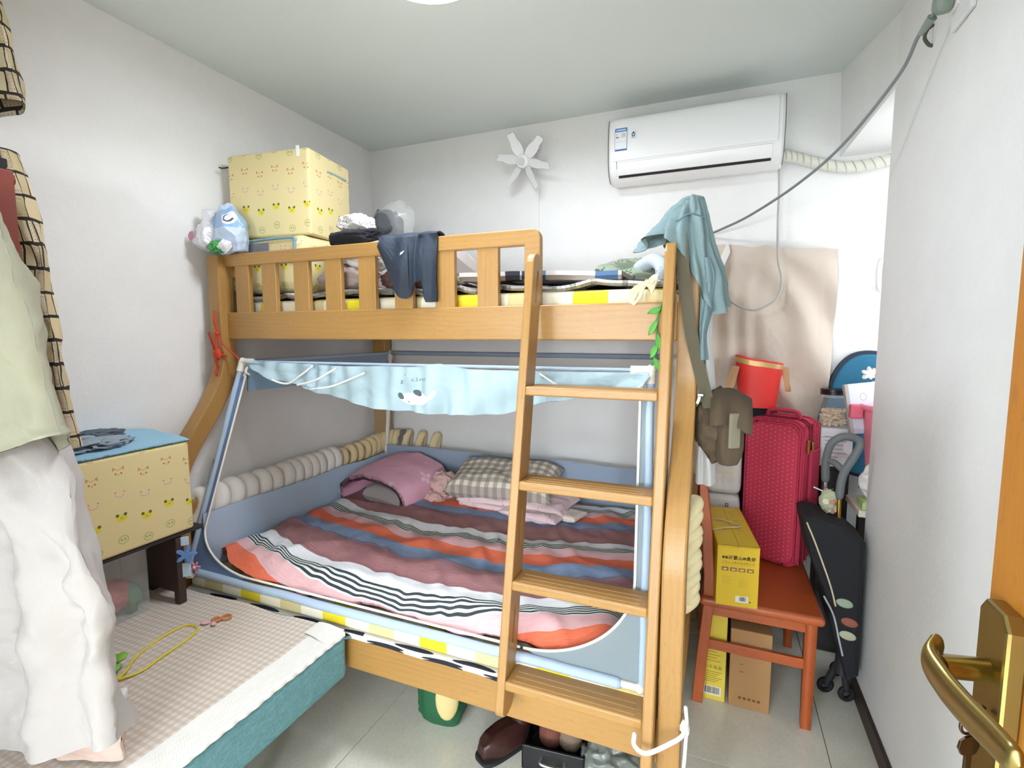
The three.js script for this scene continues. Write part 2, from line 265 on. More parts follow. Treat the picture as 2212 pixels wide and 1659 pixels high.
// ---------------------------------------------------------------- the bunk bed
{
  const bed = thing('bunk_bed', 'honey coloured beech wood bunk bed with a wider lower bunk', 'bunk bed', [0, 0, 0]);
  const W = M.beech;
  // front posts: straight above, sweeping forward to the wider lower bunk
  const front = y => lerp(1.5, 1.235, smooth(0.86, 1.40, y));
  const outline = (top, w) => { const a = [], b = []; for (let i = 0; i <= 130; i++) { const y = lerp(0, top, i / 130); const e = 0.01, sl = (front(y + e) - front(y - e)) / (2 * e), n = Math.hypot(1, sl); a.push([front(y), y]); b.push([front(y) - w / 1 * Math.min(1.25, n), y]); } return [...a, ...b.reverse()]; };
  for (const [x0, x1] of [[0.05, 0.12], [2.047, 2.107]]) part('post', uvm(sideProfile(outline(x0 < 1 ? 1.85 : 1.845, 0.075), x0, x1, 0.006), 'y'), W, bed);
  for (const [x0, x1] of [[0.05, 0.15], [2.02, 2.107]]) part('post', box(x0, x1, 0, 1.875, 0.03, 0.1, 0.008), W, bed);
  // upper bunk
  part('side_rail', box(0.1, 2.048, 1.484, 1.603, 1.168, 1.2, 0.006), W, bed);
  part('side_rail', box(0.12, 2.02, 1.484, 1.6, 0.05, 0.08, 0.006), W, bed);
  part('back_panel', box(0.14, 2.03, 1.72, 1.85, 0.05, 0.075, 0.01), W, bed);
  for (const x of [0.06, 2.055]) { part('end_rail', box(x, x + 0.04, 1.484, 1.6, 0.1, 1.165, 0.006), W, bed); part('end_rail', box(x, x + 0.04, 1.76, 1.84, 0.1, 1.165, 0.01), W, bed); }
  // guard rail with its rounded outer end
  {
    const pts = [[0.1, 1.803], [0.1, 1.857]]; for (let i = 0; i <= 8; i++) { const a = PI / 2 - i / 8 * PI / 2; pts.push([1.568 + 0.034 * Math.cos(a), 1.823 + 0.034 * Math.sin(a)]); }
    pts.push([1.602, 1.59], [1.545, 1.59], [1.545, 1.803]);
    part('guard_rail', uvm(extrude(pts, 0.03, 0.004).translate(0, 0, 1.172)), W, bed);
    for (const x of [0.177, 0.335, 0.515, 0.682, 0.848, 1.016, 1.194, 1.366]) part('slat', box(x, x + 0.081, 1.6, 1.806, 1.176, 1.198, 0.003), W, bed);
  }
  for (let i = 0; i < 9; i++) part('deck_slat', box(0.18 + i * 0.205, 0.30 + i * 0.205, 1.512, 1.53, 0.08, 1.168, 0.003, 'z'), W, bed);
  // lower bunk
  part('side_rail', box(0.1, 2.048, 0.3, 0.438, 1.42, 1.452, 0.006), W, bed);
  part('side_rail', box(0.14, 2.03, 0.3, 0.46, 0.05, 0.08, 0.006), W, bed);
  for (const x of [0.055, 2.06]) { part('end_rail', box(x, x + 0.035, 0.3, 0.46, 0.1, 1.42, 0.006), W, bed); part('end_rail', box(x, x + 0.035, 0.7, 0.79, 0.1, 1.41, 0.01), W, bed); }
  for (let i = 0; i < 9; i++) part('deck_slat', box(0.18 + i * 0.205, 0.30 + i * 0.205, 0.352, 0.37, 0.08, 1.42, 0.003, 'z'), W, bed);
}
{
  const lad = thing('bunk_ladder', 'honey coloured wooden ladder with four treads hooked on the bunk bed', 'ladder', [0, 0, 0]);
  const zc = y => lerp(1.525, 1.262, (y - 0.36) / (1.755 - 0.36));
  const dz = 0.043;
  for (const [x0, x1, y0, y1] of [[1.592, 1.62, 0.37, 1.762], [2.012, 2.042, 0.33, 1.768]]) {
    const pts = []; pts.push([zc(y0 + 0.03) - dz, y0 + 0.03]);
    for (let i = 0; i <= 8; i++) { const a = PI + i / 8 * PI; pts.push([zc(y0 + 0.03) + dz * Math.cos(a), y0 + 0.03 + 0.03 * Math.sin(a)]); }
    for (let i = 0; i <= 10; i++) { const a = i / 10 * PI; pts.push([zc(y1 - 0.045) + dz * Math.cos(a), y1 - 0.045 + 0.045 * Math.sin(a)]); }
    const holes = [1.655, 1.205, 0.915, 0.63].map(y => { const h = []; const L = 0.05; for (let i = 0; i < 16; i++) { const a = i / 16 * 2 * PI, yy = y + 0.013 * Math.sin(a) + (Math.sin(a) > 0 ? L : -L) * 0.9; h.push([zc(yy) + 0.013 * Math.cos(a), yy]); } return h; });
    part('stile', uvm(sideProfile(pts.slice(1), x0, x1, 0.005, holes), 'y'), M.beech, lad);
  }
  for (const y of [1.345, 1.062, 0.772, 0.49]) { const z = zc(y); const t = part('tread', box(1.619, 2.013, y - 0.028, y, z - 0.05, z + 0.047, 0.006), M.beech, lad); for (let k = 0; k < 3; k++) part('groove', box(1.64, 1.99, y - 0.0005, y + 0.0012, z - 0.02 + k * 0.022, z - 0.012 + k * 0.022, 0.0005), M.beech, t); }
}
// ---------------------------------------------------------------- printed fabrics
const spotsTex = canvasTex(512, 128, (g, w, h) => { g.fillStyle = '#e9e6de'; g.fillRect(0, 0, w, h); g.fillStyle = '#20222e'; for (let i = 0; i < 4; i++) for (let j = 0; j < 3; j++) { const x = (i + (j % 2) * 0.5) * 128 + 20, y = 10 + j * 52; g.beginPath(); g.ellipse(x + 34, y, 44, 20, 0.12, 0, 7); g.fill(); } });
const checkTex = canvasTex(512, 256, (g, w, h) => { g.fillStyle = '#efe6c9'; g.fillRect(0, 0, w, h); const cols = ['#e8d42c', '#efe6c9', '#d8c894', '#f2ecd6']; for (let i = 0; i < 4; i++) for (let j = 0; j < 2; j++) { g.fillStyle = cols[(i * 1 + j * 2) % 4]; g.fillRect(i * 128, j * 128, 128, 128); } });
const quiltTex = dataTex(256, 1024, (u, v) => {
  const P = 0.51, d = v * P; let c; const fine = pn(u, v, 40, 400, 1) * 8;
  const nz = pn(u, v, 6, 3, 5);
  if (d < 0.056) c = [236, 238, 241];
  else if (d < 0.114) { const k = (d - 0.056) / 0.058 * 8.5; c = (k % 2) > 0.75 && (k % 2) < 1.75 ? [52, 62, 66] : [224, 230, 224]; }
  else if (d < 0.169) c = [232, 186, 188];
  else if (d < 0.252) c = [240, 122, 90];
  else if (d < 0.36) { const s = Math.sin(d * 2 * PI * 150 + pn(u, v, 10, 20, 7) * 1.5); c = mixc([112, 138, 178], [182, 196, 216], s > 0.45 ? 0.75 : 0.08); if (d > 0.335 && hash(Math.floor(d * 700), 0, 3) > 0.5) c = mixc(c, [140, 92, 96], 0.7); }
  else { const s = Math.sin(d * 2 * PI * 125 + pn(u, v, 12, 20, 8) * 1.6); c = mixc([156, 106, 109], [216, 182, 178], s > 0.62 - 0.25 * nz ? 0.5 : 0.0); if (d > 0.46 && hash(Math.floor(d * 900), 1, 3) > 0.75) c = mixc(c, [70, 52, 56], 0.35); }
  return c.map(t => clamp(t + fine, 0, 255));
});
quiltTex.repeat.set(1, 1);
const greyCheckTex = canvasTex(256, 256, (g, w) => { g.fillStyle = '#e9e3d2'; g.fillRect(0, 0, w, w); g.fillStyle = 'rgba(128,116,108,0.46)'; for (let i = 0; i < 4; i++) { g.fillRect(i * 64, 0, 32, w); g.fillRect(0, i * 64, w, 32); } });
const beigeCheckTex = canvasTex(256, 256, (g, w) => { g.fillStyle = '#f3e9e0'; g.fillRect(0, 0, w, w); g.fillStyle = 'rgba(208,186,156,0.36)'; for (let i = 0; i < 4; i++) { g.fillRect(i * 64, 0, 32, w); g.fillRect(0, i * 64, w, 32); } });
const animalTex = canvasTex(512, 512, (g, w) => {
  g.fillStyle = '#e2d29c'; g.fillRect(0, 0, w, w);
  const cat = (x, y) => { g.fillStyle = '#cf9168'; for (const s of [-1, 1]) { g.beginPath(); g.moveTo(x + s * 30, y - 4); g.lineTo(x + s * 27, y - 28); g.lineTo(x + s * 12, y - 14); g.fill(); } g.strokeStyle = '#d2965f'; g.lineWidth = 3; g.beginPath(); g.moveTo(x - 12, y - 14); g.lineTo(x, y - 5); g.lineTo(x + 12, y - 14); g.stroke(); g.fillStyle = '#b06a48'; for (const s of [-1, 1]) { g.beginPath(); g.arc(x + s * 14, y + 12, 5, 0, 7); g.fill(); } g.fillRect(x - 3, y + 16, 6, 5); };
  const frog = (x, y) => { g.fillStyle = '#dcd23c'; g.beginPath(); g.ellipse(x, y + 4, 27, 19, 0, 0, 7); g.fill(); g.fillStyle = '#5d6a2c'; for (const s of [-1, 1]) { g.beginPath(); g.arc(x + s * 20, y - 14, 9, 0, 7); g.fill(); } g.fillStyle = '#d79a2e'; g.beginPath(); g.ellipse(x, y + 5, 8, 4, 0, 0, 7); g.fill(); };
  const round = (x, y) => { g.strokeStyle = '#a3a06c'; g.fillStyle = '#d6cf96'; g.lineWidth = 3; g.beginPath(); g.ellipse(x, y, 25, 23, 0, 0, 7); g.fill(); g.stroke(); g.fillStyle = '#7b7a4e'; for (const s of [-1, 1]) { g.beginPath(); g.arc(x + s * 9, y - 2, 4, 0, 7); g.fill(); } };
  const smile = (x, y) => { g.strokeStyle = '#d8a2b4'; g.lineWidth = 5; g.beginPath(); g.arc(x, y - 10, 24, 0.4, PI - 0.4); g.stroke(); g.fillStyle = '#c98aa2'; for (const s of [-1, 1]) { g.beginPath(); g.arc(x + s * 22, y - 14, 5, 0, 7); g.fill(); } };
  const f = [cat, smile, frog, round]; for (let j = 0; j < 4; j++) for (let i = 0; i < 4; i++) { const x = i * 128 + 64 , y = j * 128 + 64 + (i % 2) * 30; f[j](x, y - 14); }
});
const brickTex = canvasTex(512, 512, (g, w) => {
  g.fillStyle = '#2a241f'; g.fillRect(0, 0, w, w); const cs = ['#cdbb93', '#bfae86', '#d6c7a2', '#b9a98a', '#c8b79c', '#d9cdb2']; let k = 0;
  for (let j = 0; j < 5; j++) { let x = -((j * 37) % 70); while (x < w) { const bw = 60 + hash(k, j, 5) * 70; g.fillStyle = cs[Math.floor(hash(k, j, 9) * 6)]; const a = 4, y = j * 102; g.beginPath(); g.moveTo(x + a + hash(k, 1, 1) * 6, y + a + hash(k, 2, 1) * 8); g.lineTo(x + bw - a, y + a + hash(k, 3, 1) * 8); g.lineTo(x + bw - a - hash(k, 4, 1) * 8, y + 102 - a); g.lineTo(x + a, y + 102 - a - hash(k, 5, 1) * 8); g.fill(); if (hash(k, 7, 2) > 0.6) { g.strokeStyle = '#6a5c40'; g.setLineDash([6, 8]); g.lineWidth = 3; g.strokeRect(x + 16, y + 18, bw - 32, 66); g.setLineDash([]); } x += bw; k++; } }
});
const T = (tex, rx, ry, ox = 0, oy = 0) => { const t = tex.clone(); t.repeat.set(rx, ry); t.offset.set(ox, oy); return t; };
const weave = (k = 6) => T(weaveB, k, k);
M.animal = std(0xffffff, 0.85, { map: T(animalTex, 3.1, 3.1), bumpMap: weave(), bumpScale: 0.0004 });
M.blueLid = cloth(0x9cc6dc);
M.quilt = std(0xffffff, 0.92, { map: quiltTex, bumpMap: weave(4), bumpScale: 0.001 });
M.netBlue = cloth(0xb2c6dc, 0.85);
M.netGrey = cloth(0x93a2b6, 0.9);

// ---------------------------------------------------------------- lower bunk bedding
{
  const t = thing('mattress', 'thin lower bunk mattress with checked pad and black spotted sheet', 'mattress', [0, 0, 0]);
  part('body', box(0.12, 2.03, 0.371, 0.437, 0.1, 1.415, 0.02), cloth(0xd9d3c2), t);
  part('sheet', [shell((u, v) => { const x = lerp(0.13, 2.03, u), s = v; const w = 0.004 * noise(x * 9, v * 3) ; if (s < 0.92) return [x, 0.4445 + w * 0.5, lerp(0.12, 1.45, s / 0.92)]; const q = (s - 0.92) / 0.08; return [x, 0.4445 - 0.02 * q * q + w, 1.455 + 0.008 * Math.sin(q * PI / 2) + 0.004 * noise(x * 14, 2)]; }, 90, 60, 0.008, 1.9, 1.5)], std(0xffffff, 0.9, { map: T(spotsTex, 1.1, 6.5, 0, 0.35), bumpMap: weave(), bumpScale: 0.0006 }), t, 'black spotted white sheet edge');
  part('pad', uvm(box(0.14, 2.02, 0.451, 0.496, 0.12, 1.456, 0.014)), std(0xffffff, 0.9, { map: T(checkTex, 2.4, 2.3, 0.05, 0.3), bumpMap: weave(), bumpScale: 0.0006 }), t, 'cream and yellow checked pad');
}
const qy = (x, z) => {
  let y = 0.572 + 0.02 * fbm(x * 2.1 + 4, z * 2.4) + 0.011 * ridge(x * 3.4 + z * 2.2, z * 5.5, 2) * smooth(0.5, 1.0, z) + 0.008 * ridge(x * 9 - z * 6, z * 7, 5) + 0.004 * noise(x * 26, z * 14, 3);
  y -= 0.05 * (1 - smooth(0.13, 0.25, x)) + 0.05 * smooth(1.86, 1.97, x);
  const f = smooth(1.3, 1.435, z); y -= 0.055 * f * f; return y;
};
{
  const fn = (u, v) => { const x = lerp(0.15, 1.96, u); const lip = 1.415 + 0.018 * fbm(x * 3.1, 8) - 0.09 * Math.pow(1 - smooth(0.15, 0.42, x), 2) - 0.05 * Math.pow(smooth(1.78, 1.96, x), 2); const z = lerp(0.2, lip, v); return [x, qy(x, z), z]; };
  single('striped_quilt', shell(fn, 150, 130, 0.03, 1, 1, (u, v) => { const p = fn(u, v); return [p[0] * 1.2, (p[2] + 0.2 * ((p[0] - 1.08) / 0.95) ** 2 - 0.785 + 0.008 * noise(p[0] * 5, p[2] * 5) + 0.004 * noise(p[0] * 24, p[2] * 8, 3)) / 0.51]; }), M.quilt, 'striped quilt in maroon, blue, coral and pink on the lower bunk', 'quilt');
}
{
  const tilt = 0.16; const t = thing('folded_duvet', 'folded pink duvet with grey lining at the corner of the lower bunk', 'duvet', [0.42, 0.605, 0.4], -0.12);
  const path = [[0.215, -0.03], [0.228, 0.02], [0.2, 0.075], [0.1, 0.112], [-0.02, 0.125], [-0.13, 0.115], [-0.205, 0.075], [-0.235, 0.025], [-0.215, -0.015], [-0.15, -0.03], [-0.07, -0.02], [-0.04, 0.0]].map(p => V(p[0], p[1], 0)); const c = new THREE.CatmullRomCurve3(path);
  const pinkTex = canvasTex(256, 256, (g, w) => { g.fillStyle = '#ecb4ca'; g.fillRect(0, 0, w, w); g.fillStyle = 'rgba(246,224,232,0.8)'; for (let i = 0; i < 4; i++) { const a = i * 1.57; g.beginPath(); g.ellipse(128 + 20 * Math.cos(a), 100 + 20 * Math.sin(a), 13, 9, a, 0, 7); g.fill(); } g.beginPath(); g.arc(180, 190, 8, 0, 7); g.fill(); });
  part('cover', shell((u, v) => { const p = c.getPoint(u); const z = lerp(-0.2, 0.2, v), b = 1 + 0.06 * Math.sin(v * PI); const w = 0.006 * fbm(u * 16, v * 5, 1) + 0.006 * noise(u * 30, v * 2) * smooth(0.3, 0.5, Math.abs(v - 0.5)); return [p.x * b + 0.02 * (v - 0.5), (p.y + 0.03) * b - 0.03 + w + 0.05 * (0.5 - v), z + 0.012 * noise(u * 8, 3)]; }, 90, 40, 0.034, 0.9, 0.4), std(0xffffff, 0.75, { map: T(pinkTex, 3.2, 3.2), bumpMap: weave(4), bumpScale: 0.0008 }), t);
  part('lining', place(pillow(0.27, 0.41, 0.12, { k: 8, amp: 0.014 }), 0.08, 0.02, 0.006, 0, 0.1, -0.08), cloth(0x8d8683), t, 'grey lining');
}
{
  const t = thing('cloth_bundle', 'small crumpled dusty pink cloth between the pink duvet and checked pillow', 'cloth', [0.74, 0.64, 0.36]);
  part('cloth', [blob([0, 0.01, 0], [0.085, 0.075, 0.07], { amp: 0.35, freq: 2.6, s: 3, crease: 0.7 }), blob([-0.03, -0.045, 0.055], [0.075, 0.035, 0.06], { amp: 0.3, freq: 3, s: 7, crease: 0.7 })], cloth(0xd9b6ae), t);
}
{
  const t = single('checked_pillow', place(pillow(0.6, 0.33, 0.15, { amp: 0.02, s: 5, k: 5 }), 0, 0, 0, 0.06, 0.3), std(0xffffff, 0.92, { map: T(greyCheckTex, 5.2, 5.2), bumpMap: weave(4), bumpScale: 0.0012 }), 'grey and cream gingham pillow on the lower bunk', 'pillow'); t.position.set(1.1, 0.71, 0.34);
}
{
  const t = thing('folded_pyjamas', 'folded pale pink printed pyjamas under the gingham pillow', 'clothes', [1.19, 0.6, 0.42]);
  const pt = canvasTex(256, 256, (g, w) => { g.fillStyle = '#efd5d8'; g.fillRect(0, 0, w, w); for (let i = 0; i < 9; i++) { g.strokeStyle = ['#b58fc0', '#d88aa0', '#c9a0a8'][i % 3]; g.lineWidth = 3; g.beginPath(); g.arc(hash(i, 1, 1) * w, hash(i, 2, 1) * w, 9 + hash(i, 3, 1) * 12, 0, 5); g.stroke(); } });
  const m = std(0xffffff, 0.92, { map: T(pt, 5, 5) });
  part('top', place(pillow(0.62, 0.3, 0.07, { k: 7, amp: 0.02, s: 3 }), 0, 0.02, -0.06, -0.05), m, t);
  part('trousers', [place(pillow(0.34, 0.16, 0.045, { k: 6, amp: 0.02, s: 8 }), 0.14, 0.01, 0.08, -0.2), tube([[-0.28, 0.005, 0.06], [-0.1, 0.008, 0.08], [0.05, 0.01, 0.1], [0.25, 0.01, 0.12]], 0.016, 30, 8), tube([[0.02, 0.005, 0.12], [0.1, 0.02, 0.14], [0.17, 0.005, 0.13], [0.1, -0.004, 0.15]], 0.014, 24, 8)], m, t);
  part('cuff', place(pillow(0.1, 0.14, 0.03, { k: 8 }), 0.33, 0.01, 0.04, -0.25), cloth(0xf2e6da), t, 'cream cuff');
}
function coils(name, label, pts, n, r, mat, category, slant = 0.35) {
  const t = thing(name, label, category, [0, 0, 0]); const c = new THREE.CatmullRomCurve3(pts.map(p => V(...p)));
  for (let i = 0; i < n; i++) {
    const q = c.getPoint((i + 0.5) / n), d = c.getTangent((i + 0.5) / n); const up = Math.abs(d.y) > 0.7 ? V(1, 0, 0) : V(0, 1, 0); const s = V().crossVectors(d, up).normalize(), w = V().crossVectors(s, d).normalize();
    const ring = []; const k = 1 + rr(-0.05, 0.05), sl = slant * (1 + rr(-0.4, 0.4)), gap = 0.5;
    for (let j = 0; j < 18; j++) { const a = j / 18 * 2 * PI; ring.push(q.clone().addScaledVector(s, r[0] * k * Math.cos(a)).addScaledVector(w, r[1] * k * Math.sin(a)).addScaledVector(d, sl * r[1] * Math.sin(a + gap))); }
    part('coil', tube(ring, r[2], 30, 9, true), mat, t);
  }
  return t;
}
const V0 = V; 
coils('bed_bumper', 'cream quilted bumper wound round the left end rail of the lower bunk', [[0.072, 0.745, 1.4], [0.072, 0.75, 0.9], [0.072, 0.755, 0.52]], 13, [0.036, 0.058, 0.037], cloth(0xf4f0e6), 'bumper');
coils('bed_bumper', 'yellow bumper coils wound round the rail in the far corner of the bunk', [[0.075, 0.758, 0.5], [0.08, 0.77, 0.25], [0.1, 0.79, 0.1], [0.2, 0.815, 0.065], [0.55, 0.815, 0.06]], 14, [0.032, 0.044, 0.025], cloth(0xead39a), 'bumper');
coils('bed_bumper', 'cream bumper coils hanging down the outside of the right bed post', [[2.092, 0.69, 1.29], [2.094, 0.84, 1.28], [2.092, 0.99, 1.26]], 9, [0.022, 0.028, 0.019], cloth(0xf0e3b4), 'bumper', 0.9);
{
  const t = thing('plush_toy', 'small dark plush toy perched in the far corner of the lower bunk', 'toy', [0.27, 0.83, 0.09]);
  part('body', blob([0, 0.0, 0], [0.03, 0.03, 0.025], { s: 4 }), cloth(0x55524f), t); part('head', blob([0.005, 0.04, 0], [0.024, 0.022, 0.022], { s: 6 }), cloth(0x4b4948), t);
}
// ---------------------------------------------------------------- mosquito net of the lower bunk
{
  const t = thing('mosquito_net', 'pale blue framed mosquito net standing on the lower bunk', 'mosquito net', [0, 0, 0]);
  const A = { fl: [0.118, 0.508, 1.447], fr: [2.0, 0.508, 1.447], bl: [0.16, 0.52, 0.14], br: [1.99, 0.52, 0.14] }, Bt = { fl: [0.2, 1.385, 1.2], fr: [1.97, 1.392, 1.2], bl: [0.215, 1.39, 0.13], br: [1.96, 1.39, 0.13] };
  const L3 = (a, b, k) => [0, 1, 2].map(i => lerp(a[i], b[i], k));
  for (const k of ['fl', 'fr', 'bl', 'br']) {
    const pts = []; for (let i = 0; i <= 14; i++) { const p = L3(A[k], Bt[k], i / 14); pts.push([p[0] + 0.0015 * noise(i * 3.1, 1), p[1], p[2] + 0.0015 * noise(i * 2.7, 4)]); }
    part('pole', tube(pts, 0.0125, 60, 10), k[0] === 'b' ? M.offWhite : M.netBlue, t);
    part('connector', [rod(L3(Bt[k], A[k], 0.05), Bt[k], 0.016), rod(Bt[k], L3(Bt[k], Bt[k[0] + (k[1] === 'l' ? 'r' : 'l')], 0.035), 0.014), new THREE.SphereGeometry(0.018, 12, 8).translate(...Bt[k])], M.offWhite, t);
  }
  for (const [a, b, m, r] of [['fl', 'fr', M.netBlue, 0.0055], ['bl', 'br', M.netGrey, 0.014], ['fl', 'bl', M.netBlue, 0.008], ['fr', 'br', M.netBlue, 0.008]]) part('top_tube', rod(Bt[a], Bt[b], r), m, t);
  { // the padded tube along the front edge
    const pts = []; for (let i = 0; i <= 40; i++) { const x = lerp(0.118, 1.93, i / 40); pts.push([x, 0.509 + 0.002 * noise(x * 6), 1.447 + 0.002 * noise(x * 5, 3)]); }
    part('base_tube', tube(pts, 0.016, 120, 12), M.netBlue, t); part('base_tube', rod([1.93, 0.509, 1.447], [2.0, 0.508, 1.447], 0.011), M.offWhite, t, 'bare white tube end');
    part('connector', [rod([1.99, 0.508, 1.447], [1.99, 0.508, 1.37], 0.013), new THREE.SphereGeometry(0.017, 12, 8).translate(1.995, 0.508, 1.445)], M.offWhite, t);
  }
  const band = (a, b, y0, y1, m, name = 'lower_band') => part(name, shell((u, v) => { const x = lerp(a[0], b[0], u), z = lerp(a[1], b[1], u); const w = 0.006 * fbm(u * 9, v * 2, a[0]); const nx = -(b[1] - a[1]), nz = b[0] - a[0], n = Math.hypot(nx, nz); return [x + nx / n * w, lerp(y0, y1, v) + (v > 0.5 ? 0.008 * noise(u * 6, a[1]) : 0), z + nz / n * w]; }, 60, 8, 0.004), m, t);
  band([0.16, 1.4], [0.175, 0.15], 0.5, 0.745, M.netBlue); band([0.175, 0.145], [1.99, 0.145], 0.5, 0.795, M.netGrey); band([1.99, 0.15], [2.0, 1.4], 0.5, 0.76, M.netBlue);
  band([0.2, 1.18], [0.2, 0.15], 1.25, 1.385, cloth(0x8fb2cc), 'upper_band');
  // translucent sheets: top, left side, back
  const mesh = sheer(0xdcdada, 0.08);
  const quad = (p, q, r, s, name) => part(name, shell((u, v) => { const a = L3(p, q, u), b = L3(s, r, u), c = L3(a, b, v); c[1] -= name === 'net_top' ? 0.02 * Math.sin(u * PI) * Math.sin(v * PI) : 0; return c; }, 20, 14, 0.0015), mesh, t);
  quad(Bt.fl, Bt.fr, Bt.br, Bt.bl, 'net_top'); quad([0.165, 0.745, 1.36], [0.17, 0.75, 0.15], Bt.bl, Bt.fl, 'net_side'); quad([0.17, 0.79, 0.15], [1.98, 0.79, 0.15], Bt.br, Bt.bl, 'net_back');
  // front face: white piped opening with rounded corners, mesh gussets outside of it
  const F = (x, k) => [x, lerp(0.515, 1.385, k), lerp(1.442, 1.2, k) + 0.004];
  const edge = []; // opening edge from the top left round to the top right
  const lx = k => lerp(0.118, 0.2, k), rx = k => lerp(2.0, 1.97, k);
  for (let i = 0; i <= 12; i++) { const k = lerp(0.93, 0.2, i / 12); edge.push([lx(k) + 0.034 + 0.012 * k, k, lx(k)]); }
  for (let i = 1; i <= 12; i++) { const a = i / 12 * PI / 2; const k = 0.2 - 0.175 * Math.sin(a); edge.push([lx(0.2) + 0.036 + 0.3 * (1 - Math.cos(a)), k, lx(k)]); }
  const nL = edge.length;
  for (let i = 1; i <= 8; i++) { const x = lerp(0.47, 1.62, i / 8); edge.push([x, 0.025, x]); }
  const e2 = []; for (let i = 0; i <= 14; i++) { const a = PI / 2 * (1 - i / 14); const k = 0.3 - 0.275 * Math.sin(a); e2.push([rx(0.3) - 0.03 - 0.33 * (1 - Math.cos(a)), k, rx(k)]); }
  for (let i = 1; i <= 10; i++) { const k = lerp(0.3, 0.93, i / 10); e2.push([rx(k) - 0.03, k, rx(k)]); }
  part('piping', tube([...edge, ...e2].map(([x, k]) => F(x, k)), 0.0045, 260, 7), std(0xf3f1ea, 0.8), t, 'white piping of the front opening');
  const strip = (arr, outer, m) => part('gusset', shell((u, v) => { const f = u * (arr.length - 1), i = Math.min(arr.length - 2, Math.floor(f)), w = f - i; const x = lerp(arr[i][0], arr[i + 1][0], w), k = lerp(arr[i][1], arr[i + 1][1], w), o = outer(x, k); const q = F(lerp(x, o[0], v), lerp(k, o[1], v)); q[2] -= 0.003; return q; }, 50, 6, 0.0015), m, t);
  strip(edge.slice(0, nL), (x, k) => k > 0.1 ? [lx(k), k] : [lerp(lx(0), x, (0.1 - k) / 0.1), 0], sheer(0x7592b8, 0.93));
  strip(e2, (x, k) => k > 0.12 ? [rx(k), k] : [lerp(rx(0), x, (0.12 - k) / 0.12), 0], sheer(0x93a0a6, 0.75));
  // the gathered front curtain slung under the top tube
  const bot = [[0.25, 1.37], [0.33, 1.345], [0.42, 1.31], [0.53, 1.297], [0.6, 1.285], [0.68, 1.268], [0.9, 1.222], [1.12, 1.214], [1.25, 1.212], [1.32, 1.219], [1.48, 1.226], [1.66, 1.285], [1.82, 1.312], [1.94, 1.335], [1.965, 1.37]];
  const by = x => { for (let i = 0; i < bot.length - 1; i++) if (x <= bot[i + 1][0]) { const k = smooth(bot[i][0], bot[i + 1][0], x); return lerp(bot[i][1], bot[i + 1][1], lerp((x - bot[i][0]) / (bot[i + 1][0] - bot[i][0]), k, 0.5)); } return 1.36; };
  const dogTex = canvasTex(2048, 256, (g, w, h) => {
    g.fillStyle = '#b4ccd4'; g.fillRect(0, 0, w, h); const X = x => (x - 0.25) / 1.715 * w, Y = y => (1 - y) * h;
    g.fillStyle = '#eef0ee'; g.beginPath(); g.ellipse(X(1.13), Y(0.3), 62, 34, 0, 0, 7); g.fill(); g.beginPath(); g.ellipse(X(1.09), Y(0.28), 40, 36, 0, 0, 7); g.fill(); g.beginPath(); g.ellipse(X(1.195), Y(0.38), 10, 26, 0.5, 0, 7); g.fill();
    g.fillStyle = '#5a6468'; g.beginPath(); g.ellipse(X(1.125), Y(0.42), 24, 15, 0.6, 0, 7); g.fill(); g.beginPath(); g.ellipse(X(1.058), Y(0.34), 9, 20, -0.2, 0, 7); g.fill(); g.fillRect(X(1.075), Y(0.22), 8, 5);
    g.fillStyle = '#67767c'; g.font = 'bold 34px sans-serif'; g.fillText('z', X(1.055), Y(0.62)); g.font = '26px sans-serif'; g.fillText('z', X(1.07), Y(0.8)); g.font = '26px monospace'; g.fillText('sleep', X(1.1), Y(0.68));
  });
  part('front_curtain', shell((u, v) => { const x = lerp(0.25, 1.965, u), top = 1.386 - 0.006 * Math.sin(u * PI) + 0.003 * noise(x * 4), b = by(x); const hump = 0.018 * Math.exp(-(((x - 1.22) / 0.07) ** 2)); const fold = 0.014 * Math.sin(x * 26 + 2.2 * noise(x * 3) + v * 3) * (0.3 + v) + 0.006 * Math.sin(x * 71 + 3 * noise(x * 5, 2) - v * 2) + 0.012 * fbm(x * 5, v * 2); return [x + 0.01 * Math.sin(v * 4 + x * 9) * v, lerp(top + hump, b, v), 1.212 + 0.022 * v + fold]; }, 220, 24, 0.003, 1, 1, (u, v) => [u, 1 - v]), new THREE.MeshPhysicalMaterial({ map: dogTex, roughness: 0.9, transparent: true, opacity: 0.82, side: THREE.DoubleSide }), t, 'gathered pale blue front curtain with a sleeping dog print');
  for (const pts of [[[0.29, 1.36, 1.225], [0.4, 1.318, 1.24], [0.5, 1.30, 1.24], [0.57, 1.335, 1.238], [0.63, 1.375, 1.23]], [[0.56, 1.297, 1.243], [0.66, 1.32, 1.25], [0.76, 1.37, 1.24]], [[0.62, 1.282, 1.243], [0.75, 1.3, 1.252], [0.9, 1.355, 1.245]], [[1.62, 1.372, 1.245], [1.7, 1.33, 1.25], [1.78, 1.315, 1.25]], [[1.8, 1.313, 1.243], [1.9, 1.305, 1.245], [1.95, 1.35, 1.24]]])
    part('trim', tube(pts, 0.0042, 30, 7), std(0xeeeeea, 0.85), t, 'white trim ribbon');
  part('ribbon', tube([[0.26, 1.33, 1.22], [0.245, 1.345, 1.225], [0.255, 1.365, 1.22], [0.235, 1.325, 1.225]], 0.005, 20, 6), std(0xeeeeea, 0.85), t);
}
